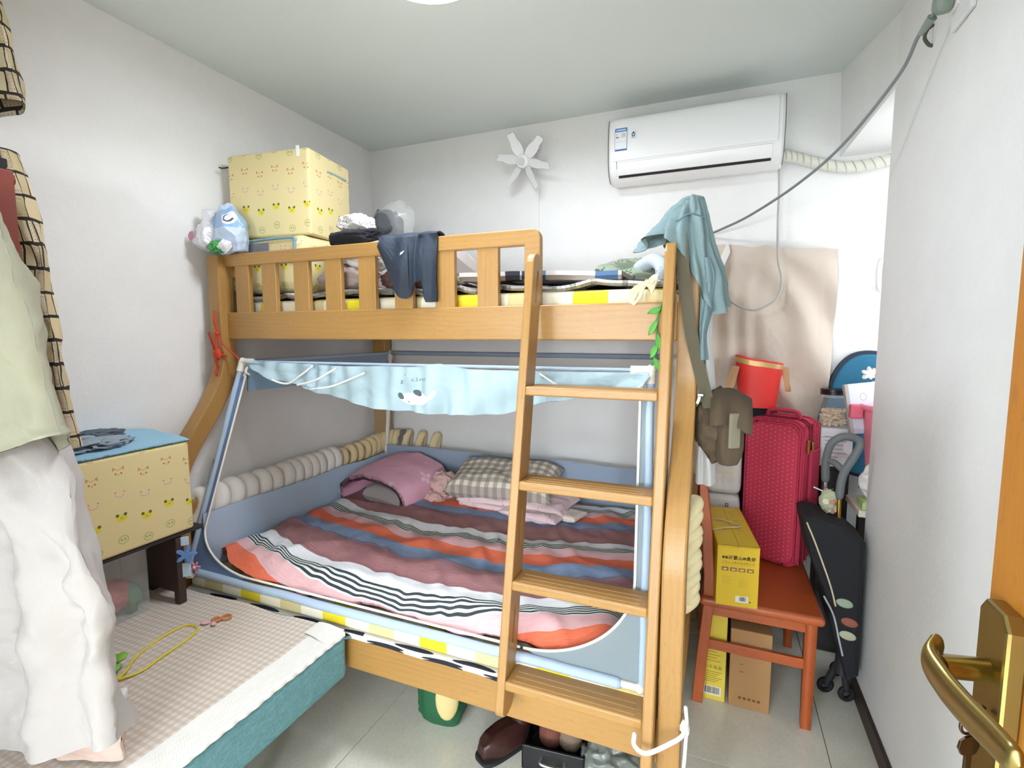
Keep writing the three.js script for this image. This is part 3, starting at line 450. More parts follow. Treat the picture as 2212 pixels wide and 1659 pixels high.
// ---------------------------------------------------------------- upper bunk
{
  const t = thing('mattress', 'upper bunk mattress with checked side behind the guard rail', 'mattress', [0, 0, 0]);
  part('body', uvm(box(0.12, 2.03, 1.531, 1.652, 0.09, 1.155, 0.025)), std(0xffffff, 0.9, { map: T(checkTex, 2.1, 4.2, 0.1, 0.1), bumpMap: weave(), bumpScale: 0.0006 }), t);
}
{
  const fn = (u, v) => { const x = lerp(0.13, 2.02, u), z = lerp(0.12, 1.15, v); return [x, 1.676 + 0.014 * fbm(x * 4, z * 5, 2) + 0.012 * ridge(x * 6, z * 2, 4) * smooth(0.4, 1, v) - 0.012 * smooth(0.93, 1, v), z + 0.01 * noise(x * 7, 1)]; };
  single('bunk_blanket', shell(fn, 110, 50, 0.018, 1.9, 1.03), std(0xffffff, 0.92, { map: T(spotsTex, 1.15, 3.6, 0.2, 0), bumpMap: weave(), bumpScale: 0.001 }), 'rumpled white blanket with dark spots spread on the upper bunk', 'blanket');
}
{
  const pt = canvasTex(512, 128, (g, w, h) => { g.fillStyle = '#d9cfc4'; g.fillRect(0, 0, w, h); const cs = ['#31405c', '#5d7fa6', '#7c8a4c', '#d9c8b8', '#b3554e', '#2c2f3a']; for (let i = 0; i < 26; i++) { g.fillStyle = cs[i % 6]; g.fillRect(hash(i, 1, 4) * w, hash(i, 2, 4) * h, 20 + hash(i, 3, 4) * 40, 18 + hash(i, 4, 4) * 30); } g.strokeStyle = '#8c3c44'; g.lineWidth = 4; for (let i = 0; i < 6; i++) { g.beginPath(); g.arc(330 + i * 26, 60, 12, 0, 7); g.stroke(); } });
  const fn = (u, v) => { const x = lerp(1.26, 1.86, u), z = lerp(0.72, 1.13, v); return [x, 1.713 + 0.012 * fbm(x * 5, z * 5, 7) - 0.012 * u, z + 0.012 * noise(x * 5, 3)]; };
  single('patterned_throw', shell(fn, 60, 30, 0.03, 0.6, 0.4), std(0xffffff, 0.92, { map: T(pt, 1.7, 3) }), 'folded throw printed with blue and green patches on the upper bunk', 'throw');
}
{
  const m = single('folded_blanket', place(pillow(0.42, 0.34, 0.11, { k: 7, amp: 0.025, s: 4 }), 0, 0, 0, 0.1, 0, 0.12), cloth(0xdca94a), 'mustard yellow folded blanket at the far right of the upper bunk', 'blanket'); m.position.set(1.82, 1.79, 0.36);
  const t = thing('crumpled_clothes', 'crumpled green and grey leafy clothes by the mustard blanket', 'clothes', [1.86, 1.73, 0.78]);
  part('heap', blob([0, 0.005, 0], [0.17, 0.06, 0.15], { amp: 0.3, freq: 3, s: 2, crease: 0.7 }), std(0xffffff, 0.92, { map: canvasTex(256, 256, (g, w) => { g.fillStyle = '#8f9a86'; g.fillRect(0, 0, w, w); for (let i = 0; i < 24; i++) { g.strokeStyle = ['#3b4a44', '#47694f', '#d9d8cc'][i % 3]; g.lineWidth = 5; g.beginPath(); g.arc(hash(i, 1, 8) * w, hash(i, 2, 8) * w, 16, 0, 5); g.stroke(); } }, 5, 5) }), t);
  part('sleeve', tube([[0.02, 0.02, 0.1], [0.08, 0.03, 0.2], [0.12, 0.0, 0.29], [0.13, -0.03, 0.33]], 0.025, 30, 10), cloth(0xb9c4cc), t, 'pale grey blue sleeve');
}
function storageBox(name, label, [x, y, z], turn, w, h, d, opts = {}) {
  const t = thing(name, label, 'storage box', [x, y, z], turn);
  const sag = (geo, k) => { const p = geo.attributes.position; for (let i = 0; i < p.count; i++) { const X = p.getX(i), Y = p.getY(i), Z = p.getZ(i); const q = k * fbm(X * 6 + x * 9, Y * 6, Z * 6 + z * 5); p.setXYZ(i, X + q, Y, Z + q); } geo.computeVertexNormals(); return geo; };
  const body = new RoundedBoxGeometry(w, h, d, 12, 0.012); body.translate(0, h / 2, 0); uvUp(body);
  part('body', sag(body, 0.012), M.animal, t);
  return t;
}
{
  const t = storageBox('storage_box', 'tall yellow animal print fabric storage box on top of the upper bunk pile', [0.262, 1.942, 0.94], 0.12, 0.43, 0.368, 0.31);
  part('zip', place(tube([[0, 0, -0.1], [0, 0.002, -0.03], [0, 0, 0.04]], 0.004, 12, 6), 0.217, 0.305, -0.02), std(0x9cc4cc, 0.6), t, 'pale blue zip');
  part('label_tab', place(new RoundedBoxGeometry(0.016, 0.045, 0.003, 2, 0.001), 0.165, 0.355, 0.158), M.whitePlastic, t); part('cord', tube([[-0.215, 0.32, 0.15], [-0.235, 0.315, 0.16], [-0.25, 0.318, 0.165]], 0.003, 8, 5), M.black, t);
  const b = thing('storage_bag', 'yellow animal print zip bag with grey panel under the tall storage box', 'storage bag', [0.262, 1.69, 0.95]);
  part('body', uvUp(place(new RoundedBoxGeometry(0.47, 0.25, 0.34, 5, 0.05), 0, 0.125, 0)), M.animal, b);
  part('piping', place(tube([[-0.18, -0.03, 0], [-0.19, 0.0, 0], [-0.16, 0.028, 0], [0.16, 0.034, 0], [0.19, 0.01, 0], [0.185, -0.03, 0]], 0.007, 60, 7), -0.0, 0.2, 0.172), cloth(0x7fa3ad), b, 'blue grey piping'); part('panel', place(new RoundedBoxGeometry(0.12, 0.07, 0.006, 2, 0.003), -0.02, 0.185, 0.171), cloth(0x7d7f86), b, 'grey panel');
}
{ // thin plastic bags hung over the left end of the bunk
  const t = thing('plastic_bag', 'crumpled white and blue plastic bag on top of the left bed post', 'plastic bag', [0.125, 1.86, 1.2]);
  const pb = canvasTex(256, 256, (g, w) => { g.fillStyle = '#c6d8ee'; g.fillRect(0, 0, w, w); g.fillStyle = '#8fb6e2'; g.fillRect(0, 20, w, 90); g.fillStyle = '#f4f4f6'; g.beginPath(); g.arc(150, 70, 30, 0, 7); g.fill(); g.strokeStyle = '#4a4a5c'; g.lineWidth = 6; g.beginPath(); g.arc(150, 70, 18, 0.5, 4.6); g.stroke(); });
  part('white_bag', [crag([-0.045, 0.075, 0.03], [0.075, 0.085, 0.075], { n: 18, s: 5, jit: 0.45 }), crag([-0.06, 0.15, 0.03], [0.04, 0.06, 0.03], { n: 12, s: 8, jit: 0.5 })], film(0xdedde0, 0.95, 0.3), t);
  part('blue_bag', crag([0.045, 0.1, 0], [0.085, 0.105, 0.08], { n: 18, s: 9, jit: 0.4 }), new THREE.MeshPhysicalMaterial({ map: T(pb, 3, 3.5), roughness: 0.3, clearcoat: 0.5 }), t, 'pale blue printed bag');
  part('green_bag', blob([0.025, 0.02, 0.055], [0.04, 0.025, 0.03], { amp: 0.4, freq: 2.5, s: 3, crease: 0.8 }), film(0x3fa650, 0.95, 0.3), t, 'green bag');
  part('white_knot', crag([0.07, 0.025, 0.05], [0.042, 0.042, 0.035], { n: 14, s: 6, jit: 0.5 }), film(0xe8e8ea, 0.95, 0.3), t);
  part('pink_print', place(new THREE.CylinderGeometry(0.018, 0.02, 0.004, 20), -0.082, 0.07, 0.092, 0, PI / 2 - 0.15), std(0xc98ba6, 0.5), t, 'pink round print');
}
{
  const p = single('white_pillow', place(pillow(0.52, 0.5, 0.24, { k: 5, amp: 0.02, s: 9 }), 0, 0, 0, 0.15, -0.1), cloth(0xe9dedb), 'pale pink pillow piled behind the navy trousers', 'pillow'); p.position.set(0.78, 1.83, 0.62);
  const t = thing('clear_bag', 'clear plastic bag holding dark clothes beside the tall storage box', 'plastic bag', [0.6, 1.945, 0.62]);
  part('film', [crag([0.035, 0.12, 0], [0.14, 0.135, 0.1], { n: 22, s: 2, jit: 0.45 })], film(0xdfe4e1, 0.22, 0.12), t);
  part('dark_clothes', crag([-0.015, 0.105, 0.015], [0.095, 0.1, 0.075], { n: 24, s: 7, jit: 0.35 }), cloth(0x4a4f54), t, 'dark clothes inside');
}
const heap = (name, label, c, r, hex, o = {}) => single(name, crag(c, r.map(q => q * 1.12), { n: 30, jit: 0.4, amp: 0.1, ...o }), o.mat || cloth(hex), label, 'clothes', o.group);
const printW = std(0xffffff, 0.9, { map: canvasTex(256, 256, (g, w) => { g.fillStyle = '#ddd8d2'; g.fillRect(0, 0, w, w); g.strokeStyle = '#55504c'; g.lineWidth = 5; for (let i = 0; i < 14; i++) { g.beginPath(); g.arc(hash(i, 1, 6) * w, hash(i, 2, 6) * w, 14, 0, 4); g.stroke(); } }, 6, 6) });
heap('folded_shirt', 'white printed shirt heaped on top of the clothes behind the guard rail', [0.72, 1.97, 1.02], [0.085, 0.05, 0.09], 0, { s: 2, mat: printW });
heap('black_shirt', 'black top lying along the guard rail beside the storage bag', [0.74, 1.905, 1.09], [0.14, 0.035, 0.07], 0x1d1e24, { s: 3 });
heap('crumpled_shirt', 'pale grey crumpled top seen between the guard rail slats', [0.8, 1.82, 1.08], [0.13, 0.06, 0.08], 0xd6d1cc, { s: 4 });
heap('crumpled_shirt', 'mauve grey crumpled top under the pale one behind the slats', [0.7, 1.75, 1.07], [0.16, 0.06, 0.08], 0xa4958f, { s: 5 });
heap('crumpled_shirt', 'white printed top behind the slat left of the navy trousers', [0.98, 1.82, 1.09], [0.08, 0.085, 0.07], 0, { s: 6, mat: printW });
heap('crumpled_shirt', 'plum brown top low behind the navy trousers', [1.0, 1.72, 1.07], [0.14, 0.045, 0.08], 0x6b4a46, { s: 7 });
heap('clear_pouch', 'crinkled clear brown pouch low behind the slat right of the trousers', [1.2, 1.7, 1.08], [0.07, 0.05, 0.06], 0, { s: 8, mat: film(0x8d8372, 0.75, 0.15) });
{
  const yb = x => x < 1.075 ? lerp(1.83, 1.637, Math.pow(smooth(0.975, 1.075, x), 0.55)) : x < 1.15 ? lerp(1.637, 1.7, smooth(1.085, 1.15, x)) : lerp(1.7, 1.622, smooth(1.15, 1.165, x));
  const t = thing('trousers', 'navy trousers slung over the guard rail of the upper bunk', 'trousers', [0, 0, 0]);
  part('leg', shell((u, v) => { const x = lerp(0.975, 1.215, u); const f = 0.006 * Math.sin(x * 75 + v * 4) * (0.4 + v) + 0.008 * fbm(x * 12, v * 4);
    if (v < 0.3) return [x, lerp(1.74, 1.862, v / 0.3), 1.158 + f * 0.4]; if (v < 0.42) { const a = (v - 0.3) / 0.12 * PI; return [x, 1.864 + 0.012 * Math.sin(a) + f * 0.3, 1.187 - 0.03 * Math.cos(a)]; }
    const k = (v - 0.42) / 0.58; return [x + (x < 1.1 ? 0.012 * Math.sin(k * PI) : 0), lerp(1.862, yb(x), k), 1.219 + 0.012 * Math.sin(k * PI) + f + (x > 1.14 ? -0.006 : 0.01)]; }, 80, 70, 0.006, 0.24, 0.45), cloth(0x25303f, 0.7), t);
  part('logo', place(extrude([[0, 0], [0.012, 0.006], [0.02, 0.016], [0.012, 0.013], [0.003, 0.01]], 0.001, 0.0003), 1.08, 1.79, 1.25), std(0xf2f2f2, 0.5), t, 'small white mark');
}
// ---------------------------------------------------------------- clothes and bag hung on the right bed post
{
  const fn = (u, v) => { const a = u * 2 * PI, cx = Math.cos(a), cz = Math.sin(a); // u: 0 right (+x), .25 front (+z), .5 left, .75 back
    const left = Math.max(0, -cx), right = Math.max(0, cx), fr = Math.max(0, cz); const L = 0.17 - 0.045 * left * left + 0.13 * right + 0.08 * fr * (cx + 0.35) + 0.03 * noise(cx * 2 + 4, cz * 2 + 2); const R = 0.026 + (0.028 + 0.075 * left ** 4 + 0.016 * right + 0.012 * Math.max(0, -cz)) * Math.pow(v, 0.8);
    const fold = (0.3 * Math.sin(a * 6 + 1.5 * noise(cx * 2 + 3, cz * 2, v * 2) + v) + 0.16 * Math.sin(a * 13 + v * 3)) * Math.sqrt(v) * (1 - 0.4 * left) + 0.3 * fbm(cx * 2.5, v * 3, cz * 2.5); const r = R * (1 + fold) + (v > 0.02 ? 0.012 * v : 0);
    return [2.077 + cx * r * 1.05, 1.902 - L * v + 0.006 * fbm(cx * 2, v * 4, cz * 2) - 0.012 * (1 - Math.cos(v * 1.2)), 1.2 + cz * r * 1.15]; };
  const t = thing('t_shirt', 'sea green t-shirt draped over the top of the right bed post', 'shirt', [0, 0, 0]);
  part('body', [shell(fn, 150, 36, 0.004, 1, 0.5), place(new THREE.SphereGeometry(1, 24, 12), 0, 0, 0).scale(0.034, 0.012, 0.036).translate(2.077, 1.897, 1.2)], cloth(0x7d9496), t);
  part('seam', tube([[2.02, 1.84, 1.245], [2.04, 1.83, 1.262], [2.075, 1.845, 1.268], [2.11, 1.835, 1.25]], 0.0022, 20, 5), cloth(0x5f8088), t);
}
const hang = (name, label, category, mat, xr, x0, x1, y0, y1, z, o = {}) => { // a hanging garment: a soft closed tube of cloth with folds
  const ys = [y0, y1]; const fn = (u, v) => { const a = u * 2 * PI, ca = Math.cos(a), sa = Math.sin(a), y = lerp(y1, y0, v); const L = x0(y), R = x1(y), c = (L + R) / 2, hw = (R - L) / 2, k = o.folds ?? 5; const w = (o.amp ?? 0.25) * Math.sin(a * k + (o.s ?? 1) + 2 * noise(v * 3, o.s ?? 1)) * (0.3 + 0.7 * v) + 0.25 * fbm(ca * 1.8 + 7, v * 4 + sa * 1.8, o.s ?? 1); const d = (o.depth ?? 0.05) * (1 + w);
    const hem = v > 0.9 ? (o.hem ? o.hem(lerp(L, R, 0.5 + 0.5 * Math.cos(a))) : 0) * (v - 0.9) / 0.1 : 0; return [c + Math.cos(a) * hw * (1 + 0.05 * w), y + hem, z + (o.lean ?? 0) * v + Math.sin(a) * d + (o.wav ?? 0.01) * fbm(ca * 1.3 + 3, v * 5, sa * 1.3 + (o.s ?? 1))]; };
  return single(name, shell(fn, o.nu ?? 90, o.nv ?? 50, o.th ?? 0.004, o.su ?? 1, o.sv ?? (y1 - y0)), mat, label, category);
};
hang('hanging_shirt', 'long white shirt hanging behind the olive bag on the right bed end', 'shirt', cloth(0xe2e4e3), 0, y => 2.112, y => 2.15 + 0.02 * smooth(1.5, 1.1, y) + 0.01 * noise(y * 8), 1.045, 1.66, 1.16, { depth: 0.05, s: 4, folds: 4 });
hang('teal_shirt', 'dusty teal top hanging under the sea green t-shirt', 'shirt', cloth(0x7f9aa0), 0, y => 2.11, y => 2.135 + 0.012 * noise(y * 12, 3), 1.43, 1.72, 1.235, { depth: 0.03, s: 7, folds: 4 });
hang('navy_shirt', 'dark navy garment peeping out behind the sea green t-shirt', 'clothes', cloth(0x3a3c52), 0, y => 2.12, y => 2.168 - 0.02 * Math.abs(y - 1.65) * 5, 1.58, 1.72, 1.12, { depth: 0.03, s: 9, folds: 3 });
{
  const t = thing('shoulder_bag', 'olive brown canvas shoulder bag hanging from the right bed post', 'bag', [0, 0, 0]);
  const canvasM = cloth(0x594b3a, 0.9), strapM = cloth(0x67614f, 0.9);
  const P = new THREE.CatmullRomCurve3([V(2.05, 1.79, 1.262), V(2.066, 1.65, 1.268), V(2.09, 1.5, 1.27), V(2.12, 1.38, 1.262), V(2.145, 1.29, 1.25)]);
  part('strap', shell((u, v) => { const p = P.getPoint(u); return [p.x + (v - 0.5) * 0.034, p.y + (v - 0.5) * 0.006, p.z + 0.002 * Math.sin(u * 9)]; }, 40, 4, 0.004), strapM, t);
  part('body', uvm(mergeGeometries([place(crag([0, 0, 0], [0.062, 0.118, 0.09], { n: 16, s: 3, jit: 0.3, amp: 0.08 }), 2.155, 1.225, 1.19, 0.15), place(crag([0, 0, 0], [0.04, 0.09, 0.06], { n: 14, s: 6, jit: 0.35, amp: 0.08 }), 2.2, 1.21, 1.2, -0.2)].map(norm)), 'y'), canvasM, t);
  part('flap', shell((u, v) => [lerp(2.15, 2.255, u), 1.335 + 0.016 * Math.sin(u * PI) - 0.07 * v * v - 0.02 * v - 0.02 * u, 1.2 + 0.1 * Math.sin(v * PI / 2) + 0.012 * Math.sin(u * 9)], 24, 16, 0.008, 0.1, 0.1), canvasM, t);
  part('pocket', place(blob([0, 0, 0], [0.035, 0.07, 0.03], { amp: 0.1, freq: 2, e: 0.6, s: 6 }), 2.2, 1.2, 1.265, 0.5), canvasM, t);
  part('tab', place(new RoundedBoxGeometry(0.035, 0.1, 0.01, 3, 0.005), 2.213, 1.235, 1.298, 0.6), cloth(0x97907a), t, 'khaki tab');
  part('zip_pull', [place(new RoundedBoxGeometry(0.008, 0.022, 0.003, 2, 0.001), 2.115, 1.315, 1.285, 0, 0, -0.3), place(new RoundedBoxGeometry(0.016, 0.008, 0.006, 2, 0.002), 2.12, 1.33, 1.283)], M.metal, t, 'silver zip pull');
}
{
  const t = thing('leaf_sprig', 'green artificial leaf sprig hanging inside the right bed post', 'plant', [2.0, 1.6, 1.215]);
  part('stem', tube([[0, 0, 0], [-0.015, -0.06, 0.004], [-0.01, -0.13, 0.002], [-0.025, -0.19, 0.006]], 0.003, 20, 6), std(0x3f8a3a, 0.6), t);
  for (const [x, y, a, l] of [[-0.004, -0.02, 2.5, 0.05], [-0.012, -0.05, 3.6, 0.055], [-0.014, -0.09, 2.9, 0.06], [-0.01, -0.12, 3.5, 0.055], [-0.02, -0.165, 2.7, 0.05], [0.0, -0.015, 4.3, 0.045]])
    part('leaf', shell((u, v) => { const w = 0.009 * Math.sin(u * PI) * (v - 0.5) * 2, d = [Math.sin(a), Math.cos(a)]; return [x + d[0] * l * u + d[1] * w, y + d[1] * l * u - d[0] * w, 0.004 + 0.012 * u + 0.004 * Math.abs(v - 0.5)]; }, 10, 4, 0.0012), std(0x58a945, 0.55), t);
}
{
  const t = single('paper_scrap', shell((u, v) => [lerp(1.9, 1.985, u) , 1.6 + 0.055 * u + 0.03 * v - 0.02 * noise(u * 5, v * 4), 1.206 + 0.012 * fbm(u * 7, v * 7) + 0.006], 20, 12, 0.002), std(0xe4d8b8, 0.9), 'torn cream paper scrap stuck on the upper rail near the right post', 'paper');
}
{
  const t = thing('red_string', 'red ribbon knotted round the left bed post holding the mosquito net', 'string', [0, 0, 0]); const m = std(0xc93a20, 0.6);
  part('loop', tube([[0.095, 1.605, 1.245], [0.1, 1.56, 1.25], [0.115, 1.52, 1.25], [0.105, 1.57, 1.252], [0.095, 1.605, 1.245]], 0.004, 30, 6), m, t);
  part('loop', tube([[0.045, 1.51, 1.24], [0.08, 1.46, 1.25], [0.105, 1.425, 1.252], [0.135, 1.41, 1.23]], 0.0045, 30, 6), m, t);
  part('loop', tube([[0.115, 1.5, 1.25], [0.135, 1.46, 1.24], [0.17, 1.42, 1.22], [0.2, 1.393, 1.215]], 0.0035, 24, 6), m, t);
  part('loop', tube([[0.11, 1.5, 1.252], [0.108, 1.46, 1.254], [0.11, 1.42, 1.254]], 0.005, 12, 6), m, t);
  part('knot', [blob([0.112, 1.51, 1.25], [0.012, 0.012, 0.01], { amp: 0.2 }), blob([0.112, 1.418, 1.253], [0.022, 0.024, 0.012], { amp: 0.3, s: 4 })], m, t);
  part('tail', shell((u, v) => [0.1 + 0.016 * v + 0.006 * noise(u * 4), 1.41 - 0.09 * u, 1.258 + 0.006 * Math.sin(u * 8)], 14, 3, 0.002), m, t);
}
{
  const t = thing('white_rope', 'white cotton rope tying the ladder foot to the right bed post', 'rope', [0, 0, 0]); const m = cloth(0xf1eee6);
  part('loop', tube([[1.998, 0.47, 1.575], [2.0, 0.448, 1.585], [2.03, 0.44, 1.59], [2.08, 0.452, 1.555], [2.115, 0.465, 1.52], [2.118, 0.47, 1.46], [2.08, 0.47, 1.415]], 0.006, 60, 8), m, t);
  part('knot', blob([2.118, 0.475, 1.508], [0.012, 0.02, 0.014], { amp: 0.3, s: 3 }), m, t); part('tail', tube([[2.118, 0.53, 1.505], [2.122, 0.49, 1.512], [2.12, 0.4, 1.51], [2.116, 0.3, 1.51], [2.12, 0.2, 1.512]], 0.005, 40, 8), m, t);
}
{
  const t = thing('metal_rods', 'two slim metal rods standing by the cream bumper on the left wall', 'rod', [0, 0, 0]);
  part('rod', rod([0.03, 0.66, 1.31], [0.018, 0.93, 1.225], 0.006, 10), M.metal, t); part('rod', rod([0.045, 0.66, 1.315], [0.03, 0.925, 1.235], 0.006, 10), M.brass, t, 'brass coloured rod');
}
// ---------------------------------------------------------------- left side: upholstered bench bed and things on it
{
  const t = thing('bench_bed', 'low teal upholstered bench bed in the foreground', 'bed', [0, 0, 0]);
  const teal = std(0xffffff, 0.92, { map: dataTex(256, 256, (u, v) => { const n = 10 * pn(u, v, 128, 20, 1) + 8 * pn(u, v, 60, 128, 2); return [104 + n, 152 + n, 158 + n]; }), bumpMap: weave(8), bumpScale: 0.0012 }); teal.map.repeat.set(3, 3);
  part('base', uvm(new RoundedBoxGeometry(0.955, 0.165, 1.5, 6, 0.03).translate(0.5075, 0.3695, 2.225)), teal, t);
  part('seam', tube([[0.972, 0.432, 2.94], [0.9745, 0.43, 2.2], [0.972, 0.43, 1.51], [0.95, 0.43, 1.484], [0.5, 0.43, 1.482]], 0.003, 80, 6), cloth(0x5b8c94), t);
  for (const [x, z] of [[0.1, 1.6], [0.86, 1.85], [0.1, 2.85], [0.86, 2.85]]) part('leg', rod([x, 0, z], [x, 0.29, z], 0.022, 16, 0.03), std(0x4a352a, 0.5), t);
}
{
  const t = thing('bed_cover', 'beige gingham cover with white lace edge on the teal bench bed', 'bed cover', [0, 0, 0]);
  const gy = (x, z) => 0.459 + 0.004 * fbm(x * 4, z * 4, 2) + 0.0015 * noise(x * 16, z * 16);
  part('cover', shell((u, v) => { const x = lerp(0.03, 0.89, u), z = lerp(1.49, 2.95, v); return [x, gy(x, z), z + (v < 0.01 ? 0.008 * noise(x * 6) : 0)]; }, 60, 90, 0.008, 0.86 * 11.4, 1.46 * 11.4), std(0xffffff, 0.95, { map: beigeCheckTex, bumpMap: T(weaveB, 2, 2), bumpScale: 0.0012 }), t);
  const lace = canvasTex(256, 256, (g, w) => { g.fillStyle = '#f2efe8'; g.fillRect(0, 0, w, w); g.fillStyle = '#d3d3c8'; for (let i = 0; i < 32; i++) for (let j = 0; j < 8; j++) { const zig = Math.abs(((i % 16) - 8)) * 7; if (Math.abs(j * 30 - zig - 60) < 34 || Math.abs(j * 30 - zig - 150) < 30) { g.beginPath(); g.arc(j * 30 + (i % 2) * 12 + 8, i * 8, 2.6, 0, 7); g.fill(); } } });
  part('lace', shell((u, v) => { const z = lerp(1.49, 2.95, v); const k = u; const x = 0.885 + (0.1 + 0.0015 * Math.sin(z * 150)) * Math.min(1, k / 0.86); const drop = k > 0.86 ? (k - 0.86) / 0.14 * 0.014 : 0; return [x + 0.003 * noise(z * 9, k * 2), gy(x, z) + 0.003 - drop, z]; }, 16, 200, 0.003, 1, 1.46 * 8), std(0xffffff, 0.95, { map: lace }), t, 'white crocheted lace edge');
  part('corner', shell((u, v) => [0.86 + 0.115 * u, 0.4655 + 0.003 * Math.sin(u * 5) - 0.002 * v, 1.482 + 0.07 * v + 0.02 * u * v], 14, 10, 0.005, 1, 1), std(0xffffff, 0.95, { map: lace }), t, 'turned over lace corner');
}
{ // low dark table on the bench
  const t = thing('low_table', 'small black low table at the left wall under the yellow storage box', 'table', [0, 0, 0]); const m = std(0x2c2a2a, 0.55);
  part('top', box(0.02, 0.27, 0.73, 0.745, 1.475, 2.02, 0.004), m, t);
  for (const [x, z] of [[0.03, 1.53], [0.24, 1.56], [0.03, 1.97], [0.24, 1.97]]) part('leg', box(x, x + 0.03, 0.462, 0.726, z, z + 0.03, 0.003), std(0x3f2f28, 0.6), t);
  part('side_panel', box(0.06, 0.24, 0.5, 0.725, 1.565, 1.58, 0.003), std(0x4b3a31, 0.6), t);
}
{
  const t = storageBox('storage_box', 'yellow animal print fabric storage box with a blue lid by the left wall', [0.155, 0.747, 1.765], 0, 0.25, 0.345, 0.49);
  part('lid', shell((u, v) => [lerp(0.125, -0.145, u), 0.351 + 0.022 * Math.sin(u * PI * 0.5) + 0.02 * u * Math.sin(v * PI) + 0.006 * fbm(u * 5, v * 5), lerp(-0.245, 0.245, v)], 24, 30, 0.008), M.blueLid, t, 'pale blue lid');
  const c = thing('folded_clothes', 'crumpled blue grey clothes on the lid of the yellow storage box', 'clothes', [0.15, 1.11, 1.83]);
  part('trousers', [blob([0, 0.02, 0.05], [0.09, 0.03, 0.17], { amp: 0.35, freq: 3.2, s: 3, crease: 0.8 }), blob([0.04, 0.018, -0.06], [0.06, 0.02, 0.09], { amp: 0.4, freq: 3.5, s: 6, crease: 0.8 })], cloth(0x97a5b0), c); part('dark_top', blob([-0.02, 0.035, -0.07], [0.05, 0.02, 0.09], { amp: 0.4, freq: 3, s: 9, crease: 0.8 }), cloth(0x5f6a74), c, 'dark grey top');
  part('denim', blob([0.06, 0.012, 0.13], [0.05, 0.02, 0.07], { amp: 0.3, freq: 3, s: 5, crease: 0.7 }), cloth(0x86a4bf), c, 'pale denim');
}
{
  const t = thing('clear_bin', 'frosted clear plastic bin of toys under the yellow storage box', 'storage bin', [0, 0, 0]);
  const f = film(0xdde5e4, 0.16, 0.3); const x0 = 0.035, x1 = 0.2, z0 = 1.655, z1 = 1.94, y0 = 0.464, y1 = 0.715, w = 0.004;
  part('wall', [box(x1 - w, x1, y0, y1, z0, z1, 0.001), box(x0, x0 + w, y0, y1, z0, z1, 0.001), box(x0, x1, y0, y1, z0, z0 + w, 0.001), box(x0, x1, y0, y1, z1 - w, z1, 0.001), box(x0, x1, y0, y0 + w, z0, z1, 0.001)], f, t); part('rim', [box(x0 - 0.004, x1 + 0.006, y1 - 0.012, y1 + 0.004, z0 - 0.006, z1 + 0.004, 0.003)], film(0xd5dcda, 0.5, 0.3), t);
  for (const [c, r, hex, s, n] of [[[0.14, 0.55, 1.75], [0.05, 0.06, 0.06], 0xc9625a, 2, 'red toy'], [[0.15, 0.525, 1.695], [0.04, 0.055, 0.034], 0x5e8a5c, 3, 'green toy'], [[0.13, 0.585, 1.86], [0.055, 0.1, 0.06], 0xd4cfc6, 4, 'white plush toy'], [[0.13, 0.505, 1.84], [0.05, 0.035, 0.07], 0x476b62, 5, 'dark green toy']]) { const q = single('toy', blob(c, r, { amp: 0.25, s }), std(hex, 0.7), n + ' inside the frosted clear bin', 'toy'); }
}
{
  const t = thing('flower_charm', 'blue flower ornament on the leg of the small black table', 'ornament', [0.279, 0.655, 1.56], 0.9);
  const star = []; for (let i = 0; i < 50; i++) { const a = i / 50 * 2 * PI, r = 0.026 + 0.012 * Math.cos(a * 5); star.push([r * Math.cos(a), r * Math.sin(a)]); }
  part('petals', extrude(star, 0.012, 0.003), std(0x5f8fd0, 0.5), t); part('tag', box(-0.02, 0.014, -0.09, -0.035, -0.004, 0.0, 0.001), std(0xbcd8ea, 0.6), t, 'pale blue tag'); part('tag', box(-0.022, 0.012, 0.035, 0.07, -0.004, 0, 0.001), std(0xbcd8ea, 0.6), t, 'pale blue tag');
}
{
  const t = thing('flower_clip', 'pink flower ornament at the foot of the mosquito net', 'ornament', [0.205, 0.555, 1.475], 0.4);
  const star = []; for (let i = 0; i < 60; i++) { const a = i / 60 * 2 * PI, r = 0.017 + 0.007 * Math.cos(a * 6); star.push([r * Math.cos(a), r * Math.sin(a)]); }
  part('petals', extrude(star, 0.01, 0.003), std(0xe79ab0, 0.5), t); part('centre', new THREE.SphereGeometry(0.007, 12, 8).translate(0, 0, 0.01), std(0xf6e7d2, 0.5), t); part('stem', rod([-0.02, -0.045, -0.005], [-0.004, 0.0, 0.0], 0.006), std(0xc23b3a, 0.5), t, 'red stem'); part('base', box(-0.045, -0.01, -0.048, -0.02, -0.01, 0.01, 0.004), std(0xf0ead8, 0.5), t);
  const c = thing('toy_cup', 'tiny white and yellow toy cup beside the pink flower ornament', 'toy', [0.145, 0.468, 1.505]);
  part('cup', new THREE.LatheGeometry([[0, 0], [0.014, 0], [0.02, 0.03], [0.024, 0.055], [0.021, 0.056], [0.017, 0.01], [0, 0.006]].map(p => new THREE.Vector2(...p)), 20), std(0xeeeade, 0.5), c); part('band', new THREE.CylinderGeometry(0.0195, 0.0165, 0.018, 20).translate(0, 0.019, 0), std(0xd8d23a, 0.5), c, 'yellow band'); part('handle', tube([[-0.018, 0.01, 0], [-0.036, 0.02, 0], [-0.034, 0.04, 0], [-0.021, 0.045, 0]], 0.004, 16, 6), std(0x2b2725, 0.6), c, 'black handle');
}
